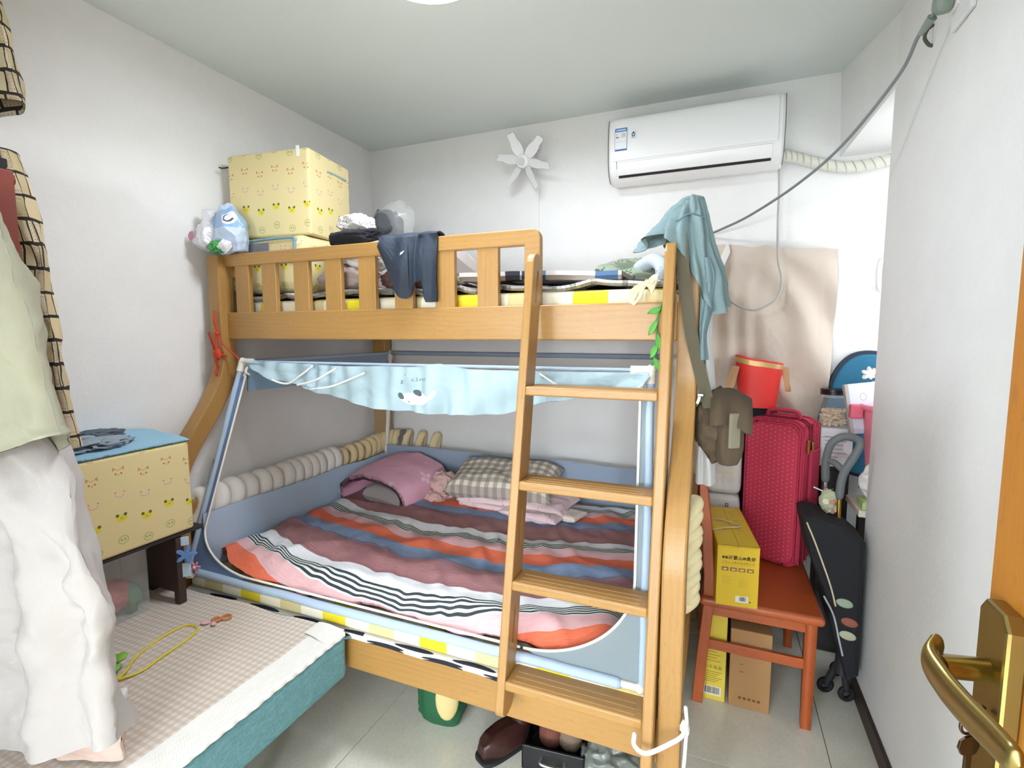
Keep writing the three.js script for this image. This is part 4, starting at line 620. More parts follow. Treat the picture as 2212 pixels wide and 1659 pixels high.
{ // charger with yellow lead
  const t = thing('charging_cable', 'yellow charging cable coiled on the gingham cover', 'cable', [0, 0, 0]);
  part('lead', tube([[0.545, 0.512, 2.035], [0.54, 0.485, 1.99], [0.515, 0.47, 1.93], [0.46, 0.468, 1.86], [0.43, 0.467, 1.77], [0.43, 0.467, 1.69], [0.465, 0.467, 1.672], [0.505, 0.468, 1.69], [0.525, 0.468, 1.75], [0.535, 0.468, 1.82], [0.55, 0.468, 1.9], [0.53, 0.47, 1.95], [0.5, 0.475, 1.99], [0.49, 0.52, 2.0], [0.5, 0.55, 1.99], [0.54, 0.545, 1.98], [0.57, 0.5, 1.99], [0.58, 0.48, 2.02]], 0.0038, 200, 8), std(0xe2cf3c, 0.5), t);
  part('plug', place(new RoundedBoxGeometry(0.045, 0.045, 0.06, 4, 0.008), 0.56, 0.49, 2.06, 0.5), M.whitePlastic, t); part('plug', place(new RoundedBoxGeometry(0.05, 0.03, 0.055, 4, 0.006), 0.63, 0.482, 2.02, 0.8), M.whitePlastic, t);
  const l = thing('clover_toy', 'bright green clover shaped toy beside the yellow cable', 'toy', [0.46, 0.465, 1.93]);
  for (let i = 0; i < 4; i++) { const a = i * PI / 2 + 0.4; part('leaf', place(new THREE.SphereGeometry(0.02, 16, 10).scale(1, 0.4, 1), 0.02 * Math.cos(a), 0.015 + 0.006 * i, 0.02 * Math.sin(a), 0, 0.3), std(0x7fb548, 0.5), l); }
  const h = thing('hair_tie', 'orange hair tie with a pink bow lying on the gingham cover', 'hair tie', [0.51, 0.465, 1.62]);
  const ring = (x, z, r) => { const p = []; for (let i = 0; i < 12; i++) { const a = i / 12 * 2 * PI; p.push([x + r * Math.cos(a) * 1.2, 0.006, z + r * Math.sin(a)]); } return tube(p, 0.004, 30, 6, true); };
  part('band', [ring(0.015, -0.03, 0.014), ring(-0.005, -0.005, 0.012)], std(0xd98a52, 0.6), h); part('bow', [place(new THREE.SphereGeometry(1, 14, 8).scale(0.016, 0.005, 0.009), -0.022, 0.006, 0.028, 0.4), place(new THREE.SphereGeometry(1, 14, 8).scale(0.014, 0.005, 0.009), 0.012, 0.007, 0.02, -0.4)], std(0xe3b4bc, 0.6), h, 'pink bow');
}
{ // clothes rack at the left edge
  const t = thing('clothes_rack', 'dark red wooden clothes rack at the left edge', 'clothes rack', [0, 0, 0]); const m = std(0x7a2f1c, 0.5);
  for (const z of [2.105, 2.75]) { part('post', box(0.52, 0.56, 0.47, 1.9, z, z + 0.04, 0.004), m, t); part('foot', box(0.3, 0.78, 0.466, 0.496, z, z + 0.04, 0.004), m, t); }
  part('bar', rod([0.54, 1.88, 2.1], [0.54, 1.88, 2.8], 0.014), m, t);
}
const pl = (pts) => (y) => { for (let i = 0; i < pts.length - 1; i++) if (y >= pts[i + 1][0]) { const k = (y - pts[i + 1][0]) / (pts[i][0] - pts[i + 1][0]); return lerp(pts[i + 1][1], pts[i][1], clamp(k, 0, 1)); } return pts[pts.length - 1][1]; };
hang('hanging_jacket', 'cream cotton jacket hanging on the rack at the left edge', 'jacket', cloth(0x9c9a85), 0, y => 0.36, pl([[1.84, 0.66], [1.74, 0.77], [1.62, 0.82], [1.52, 0.855], [1.4, 0.865], [1.34, 0.89], [1.27, 0.925]]), 1.255, 1.84, 2.235, { depth: 0.07, s: 3, folds: 5, wav: 0.03, amp: 0.22, nu: 120, nv: 80, hem: x => (x - 0.8) * 0.35 });
hang('hanging_dress', 'long white dress hanging below the cream jacket at the left edge', 'dress', cloth(0xb8b3af, 0.85), 0, y => 0.42, pl([[1.32, 0.67], [1.2, 0.735], [1.0, 0.86], [0.87, 0.89], [0.75, 0.875], [0.66, 0.885], [0.55, 0.92]]), 0.55, 1.32, 2.165, { depth: 0.07, s: 6, folds: 7, wav: 0.05, amp: 0.35, nu: 140, nv: 90, hem: x => (x - 0.8) * 0.2 });
hang('hanging_skirt', 'dusty pink cloth showing below the hem of the white dress', 'clothes', cloth(0xd8bfb2), 0, y => 0.45, pl([[0.75, 0.83], [0.475, 0.86]]), 0.475, 0.75, 2.14, { depth: 0.05, s: 8, folds: 5, wav: 0.03 });
M.brick = std(0xffffff, 0.9, { map: T(brickTex, 3.2, 3.0), bumpMap: weave(), bumpScale: 0.0006 });
hang('brick_print_coat', 'brick print garment hanging between the rack and the left wall', 'clothes', M.brick, 0, y => 0.1, pl([[2.02, 0.3], [1.9, 0.36], [1.735, 0.408], [1.62, 0.412], [1.455, 0.445], [1.19, 0.515]]), 1.19, 2.02, 2.0, { depth: 0.05, s: 2, folds: 4, wav: 0.02, nu: 100, nv: 70, su: 0.9 });
hang('brick_print_scarf', 'brick print cloth hanging high on the left wall', 'clothes', M.brick, 0, y => 0.004, pl([[2.5, 0.24], [2.35, 0.288], [2.15, 0.342]]), 2.15, 2.5, 1.98, { depth: 0.04, s: 5, folds: 3, wav: 0.01, su: 0.6 });
{
  const t = thing('clip_hanger', 'wire hanger with a black clip holding the brick print garment', 'hanger', [0, 0, 0]);
  part('wire', tube([[0.1, 2.11, 2.03], [0.22, 2.09, 2.03], [0.3, 2.02, 2.03], [0.318, 1.985, 2.03]], 0.002, 24, 6), M.metal, t); part('hook', tube([[0.1, 2.11, 2.03], [0.05, 2.14, 2.03], [0.01, 2.13, 2.03]], 0.002, 12, 6), M.metal, t); part('clip', box(0.305, 0.33, 1.955, 1.985, 2.015, 2.045, 0.003), M.black, t, 'black clip');
}
// ---------------------------------------------------------------- right side: chair and what stands on and around it
{
  const t = thing('dining_chair', 'reddish brown wooden chair at the foot of the bunk bed', 'chair', [0, 0, 0]); const W = M.cherry;
  const seat = uvm(new RoundedBoxGeometry(0.435, 0.036, 0.645, 6, 0.016)); { const p = seat.attributes.position; for (let i = 0; i < p.count; i++) { const x = p.getX(i), z = p.getZ(i); p.setX(i, x * (1 - 0.02 * (z < 0 ? 1 : 0))); p.setY(i, p.getY(i) - 0.005 * Math.cos(x * 6) * Math.cos(z * 4)); } seat.computeVertexNormals(); }
  part('seat', seat.translate(2.345, 0.447, 0.4425), W, t);
  for (const z of [0.7, 0.15]) { part('leg', uvm(new THREE.CylinderGeometry(0.0283, 0.024, 0.435, 4).rotateY(PI / 4).translate(2.522, 0.2175, z + 0.02), 'y'), W, t);
    const pts = [[2.112, 0], [2.124, 0.2], [2.142, 0.42], [2.14, 0.55], [2.124, 0.75], [2.108, 0.97]]; const back = pts.map(([x, y]) => [x + 0.04, y]).reverse(); back[0][0] -= 0.014;
    part('leg', uvm(extrude([...pts, ...back], 0.04, 0.004).translate(0, 0, z), 'y'), W, t); }
  part('apron', box(2.15, 2.52, 0.385, 0.432, 0.715, 0.735, 0.003), W, t); part('apron', box(2.15, 2.52, 0.385, 0.432, 0.155, 0.175, 0.003), W, t); part('apron', box(2.505, 2.525, 0.385, 0.432, 0.18, 0.72, 0.003), W, t);
  part('stretcher', box(2.13, 2.52, 0.235, 0.275, 0.712, 0.73, 0.004), W, t); part('stretcher', box(2.13, 2.52, 0.235, 0.275, 0.16, 0.178, 0.004), W, t);
  part('back_rail', box(2.112, 2.13, 0.88, 0.96, 0.18, 0.71, 0.008), W, t); part('back_rail', box(2.128, 2.142, 0.56, 0.6, 0.18, 0.71, 0.006), W, t);
  for (let i = 0; i < 4; i++) part('back_slat', box(2.118, 2.13, 0.59, 0.89, 0.25 + i * 0.11, 0.29 + i * 0.11, 0.004), W, t);
}
// strokes of the printed characters on a 10 x 10 grid
const G = {
  lai: [[2, 2.5, 8, 2.5], [3, 3.5, 3.8, 4.8], [7, 3.5, 6.2, 4.8], [1, 5.2, 9, 5.2], [5, 0.8, 5, 9.5], [4.8, 5.5, 1.5, 9], [5.2, 5.5, 8.5, 9]],
  zi: [[5, 0.5, 4, 2], [2, 2, 8, 2, 8, 9.5, 2, 9.5, 2, 2], [2, 4.5, 8, 4.5], [2, 7, 8, 7]],
  yi: [[1.5, 1, 2.5, 2], [1, 4, 2, 5], [1, 9, 2.8, 6], [8.5, 1, 5, 2, 4.5, 6, 3.5, 9], [5, 4.5, 9, 4.5], [7, 4.5, 7, 9.5]],
  meng: [[1, 1.5, 9, 1.5], [3.5, 0.5, 3.5, 2.5], [6.5, 0.5, 6.5, 2.5], [1.5, 4.2, 1.5, 3.2, 8.5, 3.2, 8.5, 4.2], [3, 4.5, 7, 4.5], [2, 5.8, 8, 5.8], [5, 5.8, 3, 7], [3.5, 6.5, 5.8, 8, 5, 9.5], [2, 8, 4, 7], [2, 9.3, 5, 8], [8, 6.5, 6, 7.5, 9, 9.3]],
  shan: [[5, 1, 5, 8.5], [1.5, 4, 1.5, 8.5, 8.5, 8.5, 8.5, 4]],
  de: [[2.5, 0.5, 2, 2], [1, 2, 4, 2, 4, 9, 1, 9, 1, 2], [1, 5.5, 4, 5.5], [6.2, 0.8, 5, 4], [5.8, 2.5, 9, 2.5, 8.7, 9, 7.5, 8.5], [6.2, 5, 7.3, 6.5]],
  mei: [[3.5, 0.5, 4.2, 1.5], [6.5, 0.5, 5.8, 1.5], [2, 2, 8, 2], [2.5, 3.5, 7.5, 3.5], [1, 5, 9, 5], [5, 2, 5, 5], [1.5, 6.8, 8.5, 6.8], [5, 5.5, 4.5, 7.5, 1.5, 9.5], [5.2, 7, 8.5, 9.5]],
  hao: [[2.8, 1, 1.5, 6, 4.5, 9], [4.2, 3, 3.5, 6.5, 1, 9.3], [0.8, 3.2, 4.6, 3.2], [5.3, 1.8, 8.5, 1.8, 6.8, 4, 6.9, 9, 5.8, 8.6], [4.8, 5.2, 9.4, 5.2]],
  dong: [[2, 2, 8.5, 2], [4.5, 0.5, 2.5, 5, 8, 5], [5.2, 4, 5.2, 9.5, 4, 8.8], [3, 6.5, 1.5, 8.5], [7, 6.5, 8.8, 8.5]],
  tu: [[2, 4, 8, 4], [5, 1, 5, 9], [1, 9, 9, 9]],
  lao: [[2, 2.5, 7, 2.5], [4.5, 0.5, 4.5, 4.5], [1, 4.5, 9, 4.5], [8, 1, 1, 8], [4, 6, 4, 9, 8.5, 9, 8.5, 8], [8, 6, 4, 7.5]],
  shi: [[5, 0.5, 1, 4], [5, 0.5, 9, 4], [3, 4, 7, 4, 7, 7, 3, 7, 3, 4], [3, 5.5, 7, 5.5], [3, 7, 3, 9.5, 5, 8.5], [5, 7, 8.5, 9.5]],
  pin: [[3, 1, 7, 1, 7, 4, 3, 4, 3, 1], [1, 5.5, 4.4, 5.5, 4.4, 9, 1, 9, 1, 5.5], [5.6, 5.5, 9, 5.5, 9, 9, 5.6, 9, 5.6, 5.5]],
  you: [[1, 2.5, 9, 2.5], [4.5, 0.5, 1, 6], [3.5, 9.5, 3.5, 4.5, 8, 4.5, 8, 9.5], [3.5, 6, 8, 6], [3.5, 7.5, 8, 7.5]],
  xian: [[1.5, 9.5, 1.5, 1, 4, 1, 3, 3.5, 4, 5, 2, 6], [5, 9.5, 5, 1, 8.5, 1, 8.5, 5, 5, 5], [5, 3, 8.5, 3], [5, 9.5, 6.5, 8.5], [6, 5, 9, 9.5]],
  gong: [[4, 1, 1, 5], [6, 1, 9, 5], [5, 5, 2.5, 9, 7, 8.5], [6, 6.5, 8, 9.5]],
  si: [[1.5, 1.5, 8.5, 1.5, 8.5, 9, 7, 8.5], [2, 3.5, 6.5, 3.5], [2.5, 5.5, 6, 5.5, 6, 8, 2.5, 8, 2.5, 5.5]],
};
function glyphs(g, list, x, y, s, lw, gap = 1.04) { g.lineWidth = lw; for (const it of list) { const [k, f] = Array.isArray(it) ? it : [it, 1]; const S = s * f; for (const p of G[k]) { g.beginPath(); for (let i = 0; i < p.length; i += 2) { const X = x + p[i] / 10 * S, Y = y + (s - S) * 0.6 + p[i + 1] / 10 * S; i ? g.lineTo(X, Y) : g.moveTo(X, Y); } g.stroke(); } x += S * gap; } }
const bars = (g, x, y, w, h, seedk = 1) => { g.fillStyle = '#222'; let q = x, i = 0; while (q < x + w) { const a = 1 + Math.floor(hash(i, seedk, 3) * 3); g.fillRect(q, y, a, h); q += a + 1 + Math.floor(hash(i, seedk, 5) * 3); i++; } };
{
  const t = thing('gift_carton', 'yellow snack carton with a string handle on the chair seat', 'carton', [2.232, 0.464, 0.56], 0.125);
  const w = 0.15, h = 0.236, d = 0.46;
  const face = canvasTex(512, 806, (g, W, H) => { g.fillStyle = '#ecc62e'; g.fillRect(0, 0, W, H); g.strokeStyle = '#4a3010'; g.lineCap = 'round';
    glyphs(g, [['lai', 0.62], ['zi', 0.62], 'yi', 'meng', 'shan', ['de', 0.62], 'mei', 'hao'], 50, 105, 60, 8); g.strokeStyle = '#a5822a'; glyphs(g, ['shan', 'dong', 'tu', 'tu', 'lao', 'shi', 'pin', 'you', 'xian', 'gong', 'si'], 52, 186, 36, 3.4); g.fillStyle = '#bfa03a'; g.fillRect(60, 236, 390, 3);
    for (let i = 0; i < 4; i++) { g.fillStyle = '#a06b28'; g.fillRect(52 + i * 106, 272, 86, 52); g.fillStyle = '#eadfae'; g.beginPath(); g.ellipse(95 + i * 106, 300, 26, 14, 0, 0, 7); g.fill(); g.fillStyle = '#c8963c'; g.fillRect(82 + i * 106, 288, 22, 12); }
    g.fillStyle = '#c9a42a'; for (let i = 0; i < 7; i++) { g.fillRect(60, 400 + i * 16, 130 - (i % 3) * 22, 4); g.fillRect(270, 430 + i * 16, 120 - (i % 2) * 30, 4); } g.fillStyle = '#f3f1ea'; g.fillRect(240, 660, 160, 88); bars(g, 290, 672, 84, 58); g.fillStyle = '#7a6220'; g.fillRect(412, 722, 22, 18); });
  const top = canvasTex(256, 786, (g, W, H) => { g.fillStyle = '#f0ce3c'; g.fillRect(0, 0, W, H); g.strokeStyle = '#b7952e'; g.lineWidth = 4; for (let i = 0; i < 3; i++) { g.beginPath(); for (let k = 0; k < 8; k++) g.lineTo(38 + k * 10, 320 + i * 90 + 10 * Math.sin(k * 2.1)); g.stroke(); } g.fillStyle = '#b7952e'; for (let i = 0; i < 9; i++) g.fillRect(150 + (i % 2) * 14, 140 + i * 52, 40 - (i % 3) * 8, 8); });
  const card = std(0xe9c22c, 0.55);
  part('body', box(-w / 2, w / 2, 0, h, -d / 2, d / 2, 0.003), card, t);
  part('front_print', new THREE.PlaneGeometry(w - 0.006, h - 0.006).translate(0, h / 2, d / 2 + 0.0008), std(0xffffff, 0.5, { map: face }), t, 'printed yellow end face');
  part('flap', uvm(new THREE.BoxGeometry(w * 0.47, 0.003, d).translate(-w * 0.255, h + 0.0015, 0)), card, t); part('flap', new THREE.BoxGeometry(w * 0.5, 0.003, d).translate(w * 0.25, h + 0.0017, 0), card, t);
  part('top_print', new THREE.PlaneGeometry(w - 0.008, d - 0.008).rotateX(-PI / 2).translate(0, h + 0.0044, 0), std(0xffffff, 0.5, { map: top }), t);
  part('seam', box(0.0005, 0.002, h + 0.0042, h + 0.0052, -d / 2 + 0.004, d / 2 - 0.004, 0.0004), std(0xb8922a, 0.6), t);
  part('string_handle', tube([[-w / 2, h + 0.005, -0.06], [-0.02, h + 0.012, -0.03], [0.032, h + 0.01, 0.012], [0.03, h + 0.01, 0.035], [-0.02, h + 0.01, 0.055], [-w / 2, h + 0.006, 0.08]], 0.003, 50, 6), std(0xd9cba6, 0.8), t, 'string carrying handle');
}
{
  const t = thing('suitcase', 'red patterned fabric suitcase standing on the chair seat', 'suitcase', [2.45, 0.4645, 0.215], -0.48);
  const dots = canvasTex(256, 256, (g, W) => { g.fillStyle = '#cf3854'; g.fillRect(0, 0, W, W); g.fillStyle = '#e0868e'; for (let i = 0; i < 8; i++) for (let j = 0; j < 8; j++) { g.beginPath(); g.arc(i * 32 + (j % 2) * 16, j * 32 + 8, 4.2, 0, 7); g.fill(); } });
  const red = std(0xffffff, 0.7, { map: T(dots, 6.5, 6.5), bumpMap: weave(8), bumpScale: 0.0006 }), plain = cloth(0xc03250, 0.75), deep = cloth(0x8c1c38, 0.8);
  const w = 0.245, h = 0.66, d = 0.18, r = 0.055, rrct = (W, H, R) => { const s = []; for (const [cx, cy, a0] of [[W / 2 - R, H / 2 - R, 0], [-W / 2 + R, H / 2 - R, PI / 2], [-W / 2 + R, -H / 2 + R, PI], [W / 2 - R, -H / 2 + R, 1.5 * PI]]) for (let i = 0; i <= 8; i++) { const a = a0 + i / 8 * PI / 2; s.push([cx + R * Math.cos(a), cy + R * Math.sin(a) + H / 2 ]); } return s; };
  part('shell', uvm(extrude(rrct(w, h, r), d, 0.008).translate(0, 0, -d / 2), 'y'), red, t); part('front_pocket', uvm(extrude(rrct(w - 0.02, h - 0.03, r), 0.03, 0.01).translate(0, 0.015, d / 2 - 0.004), 'y'), red, t);
  for (const z of [-d / 2 + 0.012, 0.0, 0.03, d / 2 - 0.006, d / 2 + 0.022]) part('piping', tube(rrct(w + 0.004 - (z > d / 2 ? 0.02 : 0), h + 0.002 - (z > d / 2 ? 0.03 : 0), r).map(([x, y]) => [x, y + (z > d / 2 ? 0.015 : 0), z]), 0.0045, 120, 6, true), z === 0 || z === 0.03 ? deep : plain, t);
  for (const [z, y] of [[0.008, 0.53], [0.055, 0.545]]) part('zip_pull', [place(new RoundedBoxGeometry(0.006, 0.05, 0.014, 2, 0.002), w / 2 + 0.01, y, z), place(new RoundedBoxGeometry(0.009, 0.014, 0.02, 2, 0.003), w / 2 + 0.009, y + 0.03, z)], M.brass, t, 'gold zip pull');
  part('side_pocket', place(uvm(new RoundedBoxGeometry(0.018, 0.42, 0.1, 3, 0.008)), w / 2 + 0.008, 0.32, -0.02), plain, t);
  part('handle', [tube([[-0.07, h, 0], [-0.06, h + 0.028, 0], [0, h + 0.034, 0], [0.06, h + 0.028, 0], [0.07, h, 0]], 0.01, 30, 8)], plain, t);
}
{
  const t = thing('tissue_pack', 'white wrapped paper pack standing left of the red suitcase', 'pack', [2.205, 0.465, 0.215]);
  const tx = canvasTex(256, 512, (g, W, H) => { g.fillStyle = '#e9e6e2'; g.fillRect(0, 0, W, H); g.fillStyle = '#3f6fb4'; g.fillRect(150, 28, 34, 100); g.fillStyle = '#e9e6e2'; for (let i = 0; i < 4; i++) g.fillRect(158, 38 + i * 22, 18, 12); g.strokeStyle = '#9aa7b4'; g.lineWidth = 2; g.strokeRect(96, 50, 42, 78); g.fillStyle = '#b9b6b2'; for (let b = 0; b < 2; b++) for (let i = 0; i < 18; i++) g.fillRect(40 + i * 10, 210 + b * 150, 2, 40 + hash(i, b, 3) * 50); g.fillStyle = '#e8d9c4'; g.fillRect(40, 310, 170, 40); });
  for (const [y0, y1] of [[0, 0.285], [0.287, 0.56]]) { const p = part('pack', blob([0, (y0 + y1) / 2, 0], [0.078, (y1 - y0) / 2, 0.075], { e: 0.28, amp: 0.02, freq: 3, s: y0 * 9 + 1 }), std(0xe9e7e3, 0.4), t); part('print', new THREE.PlaneGeometry(0.12, (y1 - y0) * 0.82).translate(0, (y0 + y1) / 2, 0.0775), std(0xffffff, 0.4, { map: tx }), p); }
  part('film', blob([0.02, 0.6, 0], [0.065, 0.05, 0.06], { amp: 0.45, freq: 2.4, s: 5, crease: 0.8 }), film(0xe6e9ee, 0.6, 0.12), t, 'crinkled clear wrapping');
}
{
  const t = thing('garment_bag', 'tall dark grey bag standing against the back wall behind the suitcase', 'bag', [2.32, 0, 0.062]);
  part('body', uvm(blob([0, 0.575, 0], [0.15, 0.576, 0.055], { e: 0.35, amp: 0.04, freq: 2.6, s: 4 })), cloth(0x2b2c33), t); part('zip', box(-0.004, 0.004, 0.1, 1.05, 0.05, 0.058, 0.002), M.metal, t);
}
{
  const t = thing('gift_bag', 'bright red oval gift bag with gold band on the dark bag', 'gift bag', [2.345, 1.152, 0.085]);
  const f = (ofs) => (u, v) => { const a = u * 2 * PI, k = lerp(0.8, 1, v); const p = [Math.cos(a), Math.sin(a)].map(q => Math.sign(q) * Math.pow(Math.abs(q), 0.8)); return [p[0] * (0.103 * k - ofs) + 0.006 * Math.sin(a * 3) * v, v * 0.235 + 0.02 * v * -Math.cos(a), p[1] * (0.078 * k - ofs)]; };
  part('body', [shell(f(0), 64, 16, 0.0025), extrude(Array.from({ length: 40 }, (_, i) => { const a = i / 40 * 2 * PI; return [Math.cos(a) * 0.08, Math.sin(a) * 0.06]; }), 0.003, 0.0005).rotateX(-PI / 2)], std(0xef3b34, 0.5), t);
  part('band', shell((u, v) => { const q = f(-0.001)(u, 0.86 + 0.1 * v); return q; }, 64, 3, 0.002), std(0xd8b679, 0.35, { metalness: 0.4 }), t, 'gold band');
  for (const s of [-1, 1]) part('ribbon_handle', shell((u, v) => { const a = u * PI; return [s * (0.1 + 0.03 * Math.sin(a) + 0.006 * Math.sin(u * 7)) + 0.02 * (v - 0.5) + 0.014 * (u - 0.5), 0.2 - 0.115 * Math.sin(a), 0.045 + 0.012 * (v - 0.5) + 0.05 * (u - 0.5)]; }, 24, 4, 0.002), std(0xe6b88a, 0.5), t, 'gold satin ribbon handle');
}
{
  const t = thing('drawer_unit', 'slim dark drawer unit behind the suitcase at the back wall', 'cabinet', [0, 0, 0]);
  part('body', box(2.625, 2.735, 0, 0.9, 0.008, 0.15, 0.004), std(0x2a292b, 0.6), t); for (let i = 0; i < 3; i++) part('drawer', box(2.63, 2.73, 0.03 + i * 0.29, 0.3 + i * 0.29, 0.15, 0.158, 0.003), std(0x2a292b, 0.6), t);
  const c = thing('white_carton', 'flat white carton with printed lines under the snack jar', 'carton', [0, 0, 0]); const tx = canvasTex(256, 256, (g, W) => { g.fillStyle = '#e4e4e6'; g.fillRect(0, 0, W, W); g.fillStyle = '#8b8d94'; for (let i = 0; i < 6; i++) g.fillRect(20, 40 + i * 32, 120 + hash(i, 1, 2) * 90, 5); });
  part('body', box(2.61, 2.738, 0.901, 1.078, 0.006, 0.165, 0.003), std(0xe7e7e9, 0.6), c); part('print', new THREE.PlaneGeometry(0.11, 0.15).translate(2.674, 0.99, 0.1657), std(0xffffff, 0.6, { map: tx }), c);
  part('lid_edge', box(2.608, 2.74, 1.035, 1.039, 0.005, 0.167, 0.001), std(0xbdbdc2, 0.6), c);
}
{
  const t = thing('snack_jar', 'square clear jar of nuts with a black lid on the white carton', 'jar', [2.665, 1.0795, 0.09]);
  const s = 0.056; part('glass', [box(-s, s, 0, 0.003, -s, s, 0.001), box(-s, -s + 0.002, 0, 0.135, -s, s, 0.0008), box(s - 0.002, s, 0, 0.135, -s, s, 0.0008), box(-s, s, 0, 0.135, -s, -s + 0.002, 0.0008), box(-s, s, 0, 0.135, s - 0.002, s, 0.0008)], film(0xf2f4f5, 0.1, 0.06), t);
  part('neck', new THREE.CylinderGeometry(0.05, 0.055, 0.014, 40, 1, true).translate(0, 0.142, 0), film(0xe9ecee, 0.4, 0.08), t); part('lid', [new THREE.CylinderGeometry(0.053, 0.053, 0.026, 48).translate(0, 0.161, 0), ...Array.from({ length: 3 }, (_, i) => new THREE.TorusGeometry(0.0532, 0.0018, 6, 48).rotateX(PI / 2).translate(0, 0.152 + i * 0.009, 0))], std(0x191416, 0.3), t, 'black screw lid');
  const ns = []; const g0 = new THREE.SphereGeometry(0.0078, 8, 6); for (let i = 0; i < 210; i++) { const g = g0.clone(); g.scale(1, 0.8, 1.25); g.rotateY(rr(0, 6)); g.rotateX(rr(0, 6)); const layer = Math.floor(i / 30); g.translate(rr(-0.044, 0.044), 0.012 + layer * 0.0105 + rr(-0.002, 0.002), rr(-0.044, 0.044)); ns.push(g); }
  part('nuts', ns, std(0xe6c79c, 0.7), t, 'pale brown nuts').userData.kind = 'stuff';
}
{
  const t = thing('bay_desk', 'cream topped desk in the bay behind the partition', 'desk', [0, 0, 0]);
  part('top', box(2.722, 3.45, 0.752, 0.78, 0.17, 0.404, 0.003), std(0xe9e3d0, 0.5), t); for (const [x, z] of [[2.765, 0.18], [2.765, 0.35], [3.4, 0.18], [3.4, 0.35]]) part('leg', box(x, x + 0.035, 0, 0.748, z, z + 0.035, 0.003), std(0x39322c, 0.6), t); part('back_panel', box(2.8, 3.4, 0.25, 0.74, 0.18, 0.195, 0.002), std(0x2c2724, 0.7), t);
}
{
  const t = thing('pink_bucket', 'coral pink plastic bucket on the bay desk', 'bucket', [2.88, 0.781, 0.235]);
  const pr = [[0, 0], [0.088, 0], [0.092, 0.01], [0.128, 0.4], [0.142, 0.404], [0.142, 0.42], [0.132, 0.424], [0.122, 0.4], [0.086, 0.014], [0, 0.012]].map(p => new THREE.Vector2(...p)); part('body', new THREE.LatheGeometry(pr, 48), std(0xf08a9c, 0.45), t);
  part('lug', [box(-0.18, -0.13, 0.36, 0.42, -0.025, 0.025, 0.008)], std(0xe2687f, 0.45), t, 'deeper pink handle lug');
  const c = thing('lettered_card', 'white handwritten card standing in the pink bucket', 'card', [2.79, 1.2, 0.215], 0.1); const tx = canvasTex(256, 256, (g, W) => { g.fillStyle = '#dcdff0'; g.fillRect(0, 0, W, W); g.strokeStyle = '#6a6a7c'; g.lineWidth = 5; const st = [[90, 150, 70, 180], [90, 150, 112, 178], [64, 196, 118, 196], [90, 196, 90, 224], [150, 150, 190, 150], [150, 170, 192, 170], [170, 150, 170, 200], [156, 214, 186, 214], [214, 150, 214, 205], [214, 176, 232, 176]]; for (const s of st) { g.beginPath(); g.moveTo(s[0], s[1]); g.lineTo(s[2], s[3]); g.stroke(); } g.strokeStyle = '#e2a8c0'; for (let i = 0; i < 3; i++) { g.beginPath(); g.arc(150 + i * 28, 110, 12, 0, 7); g.stroke(); } g.strokeStyle = '#c6c0cc'; g.beginPath(); g.arc(80, 70, 18, 0, 7); g.stroke(); });
  part('card', place(box(-0.085, 0.085, -0.12, 0.1, -0.01, 0.0, 0.002), 0, 0, 0, 0, -0.12, 0.14), std(0xe4e4ec, 0.7), c); part('print', place(new THREE.PlaneGeometry(0.166, 0.216).translate(0, -0.01, 0.001), 0, 0, 0, 0, -0.12, 0.14), std(0xffffff, 0.7, { map: tx }), c); part('binding', place(box(-0.097, -0.084, -0.12, 0.1, -0.03, 0.0, 0.002), 0, 0, 0, 0, -0.12, 0.14), std(0xb9b5ad, 0.8), c);
  const f = thing('white_flowers', 'white artificial flowers behind the handwritten card', 'flowers', [2.83, 1.21, 0.16]);
  part('stem', tube([[0.01, -0.38, 0], [0, -0.1, 0], [0, 0.05, 0]], 0.004, 10, 6), std(0x9aa58a, 0.8), f); for (let i = 0; i < 16; i++) { const x = rr(-0.07, 0.09), y = rr(0.06, 0.17), z = rr(-0.03, 0.05); const gs = []; for (let k = 0; k < 5; k++) { const a = k / 5 * 2 * PI + i; gs.push(place(new THREE.SphereGeometry(1, 10, 6).scale(0.016, 0.008, 0.013), 0.014 * Math.cos(a), 0.014 * Math.sin(a), 0.004, 0, 0.4, a)); } part('blossom', mergeGeometries(gs.map(norm)).rotateX(rr(-0.5, 0.4)).rotateY(rr(-0.6, 0.6)).translate(x, y, z), std(0xf3f2ec, 0.8), f); }
}
{
  const t = thing('blue_backrest', 'blue padded chair backrest with dark rim leaning on the back wall', 'backrest', [2.83, 1.13, 0.045], 0);
  const s = (W, H) => { const p = []; for (let i = 0; i < 64; i++) { const a = i / 64 * 2 * PI, q = v => Math.sign(v) * Math.pow(Math.abs(v), 0.62); p.push([q(Math.cos(a)) * W, q(Math.sin(a)) * H]); } return p; };
  part('rim', place(extrude(s(0.205, 0.295), 0.03, 0.008), 0, 0, -0.025, 0, -0.06, -0.2), std(0x1d2d40, 0.6), t, 'dark blue rim'); part('pad', place(extrude(s(0.19, 0.28), 0.028, 0.012), 0, 0, -0.012, 0, -0.06, -0.2), cloth(0x2f7394, 0.85), t); part('bracket', box(-0.03, 0.03, -0.35, -0.26, -0.02, 0.0, 0.004), M.black, t);
}
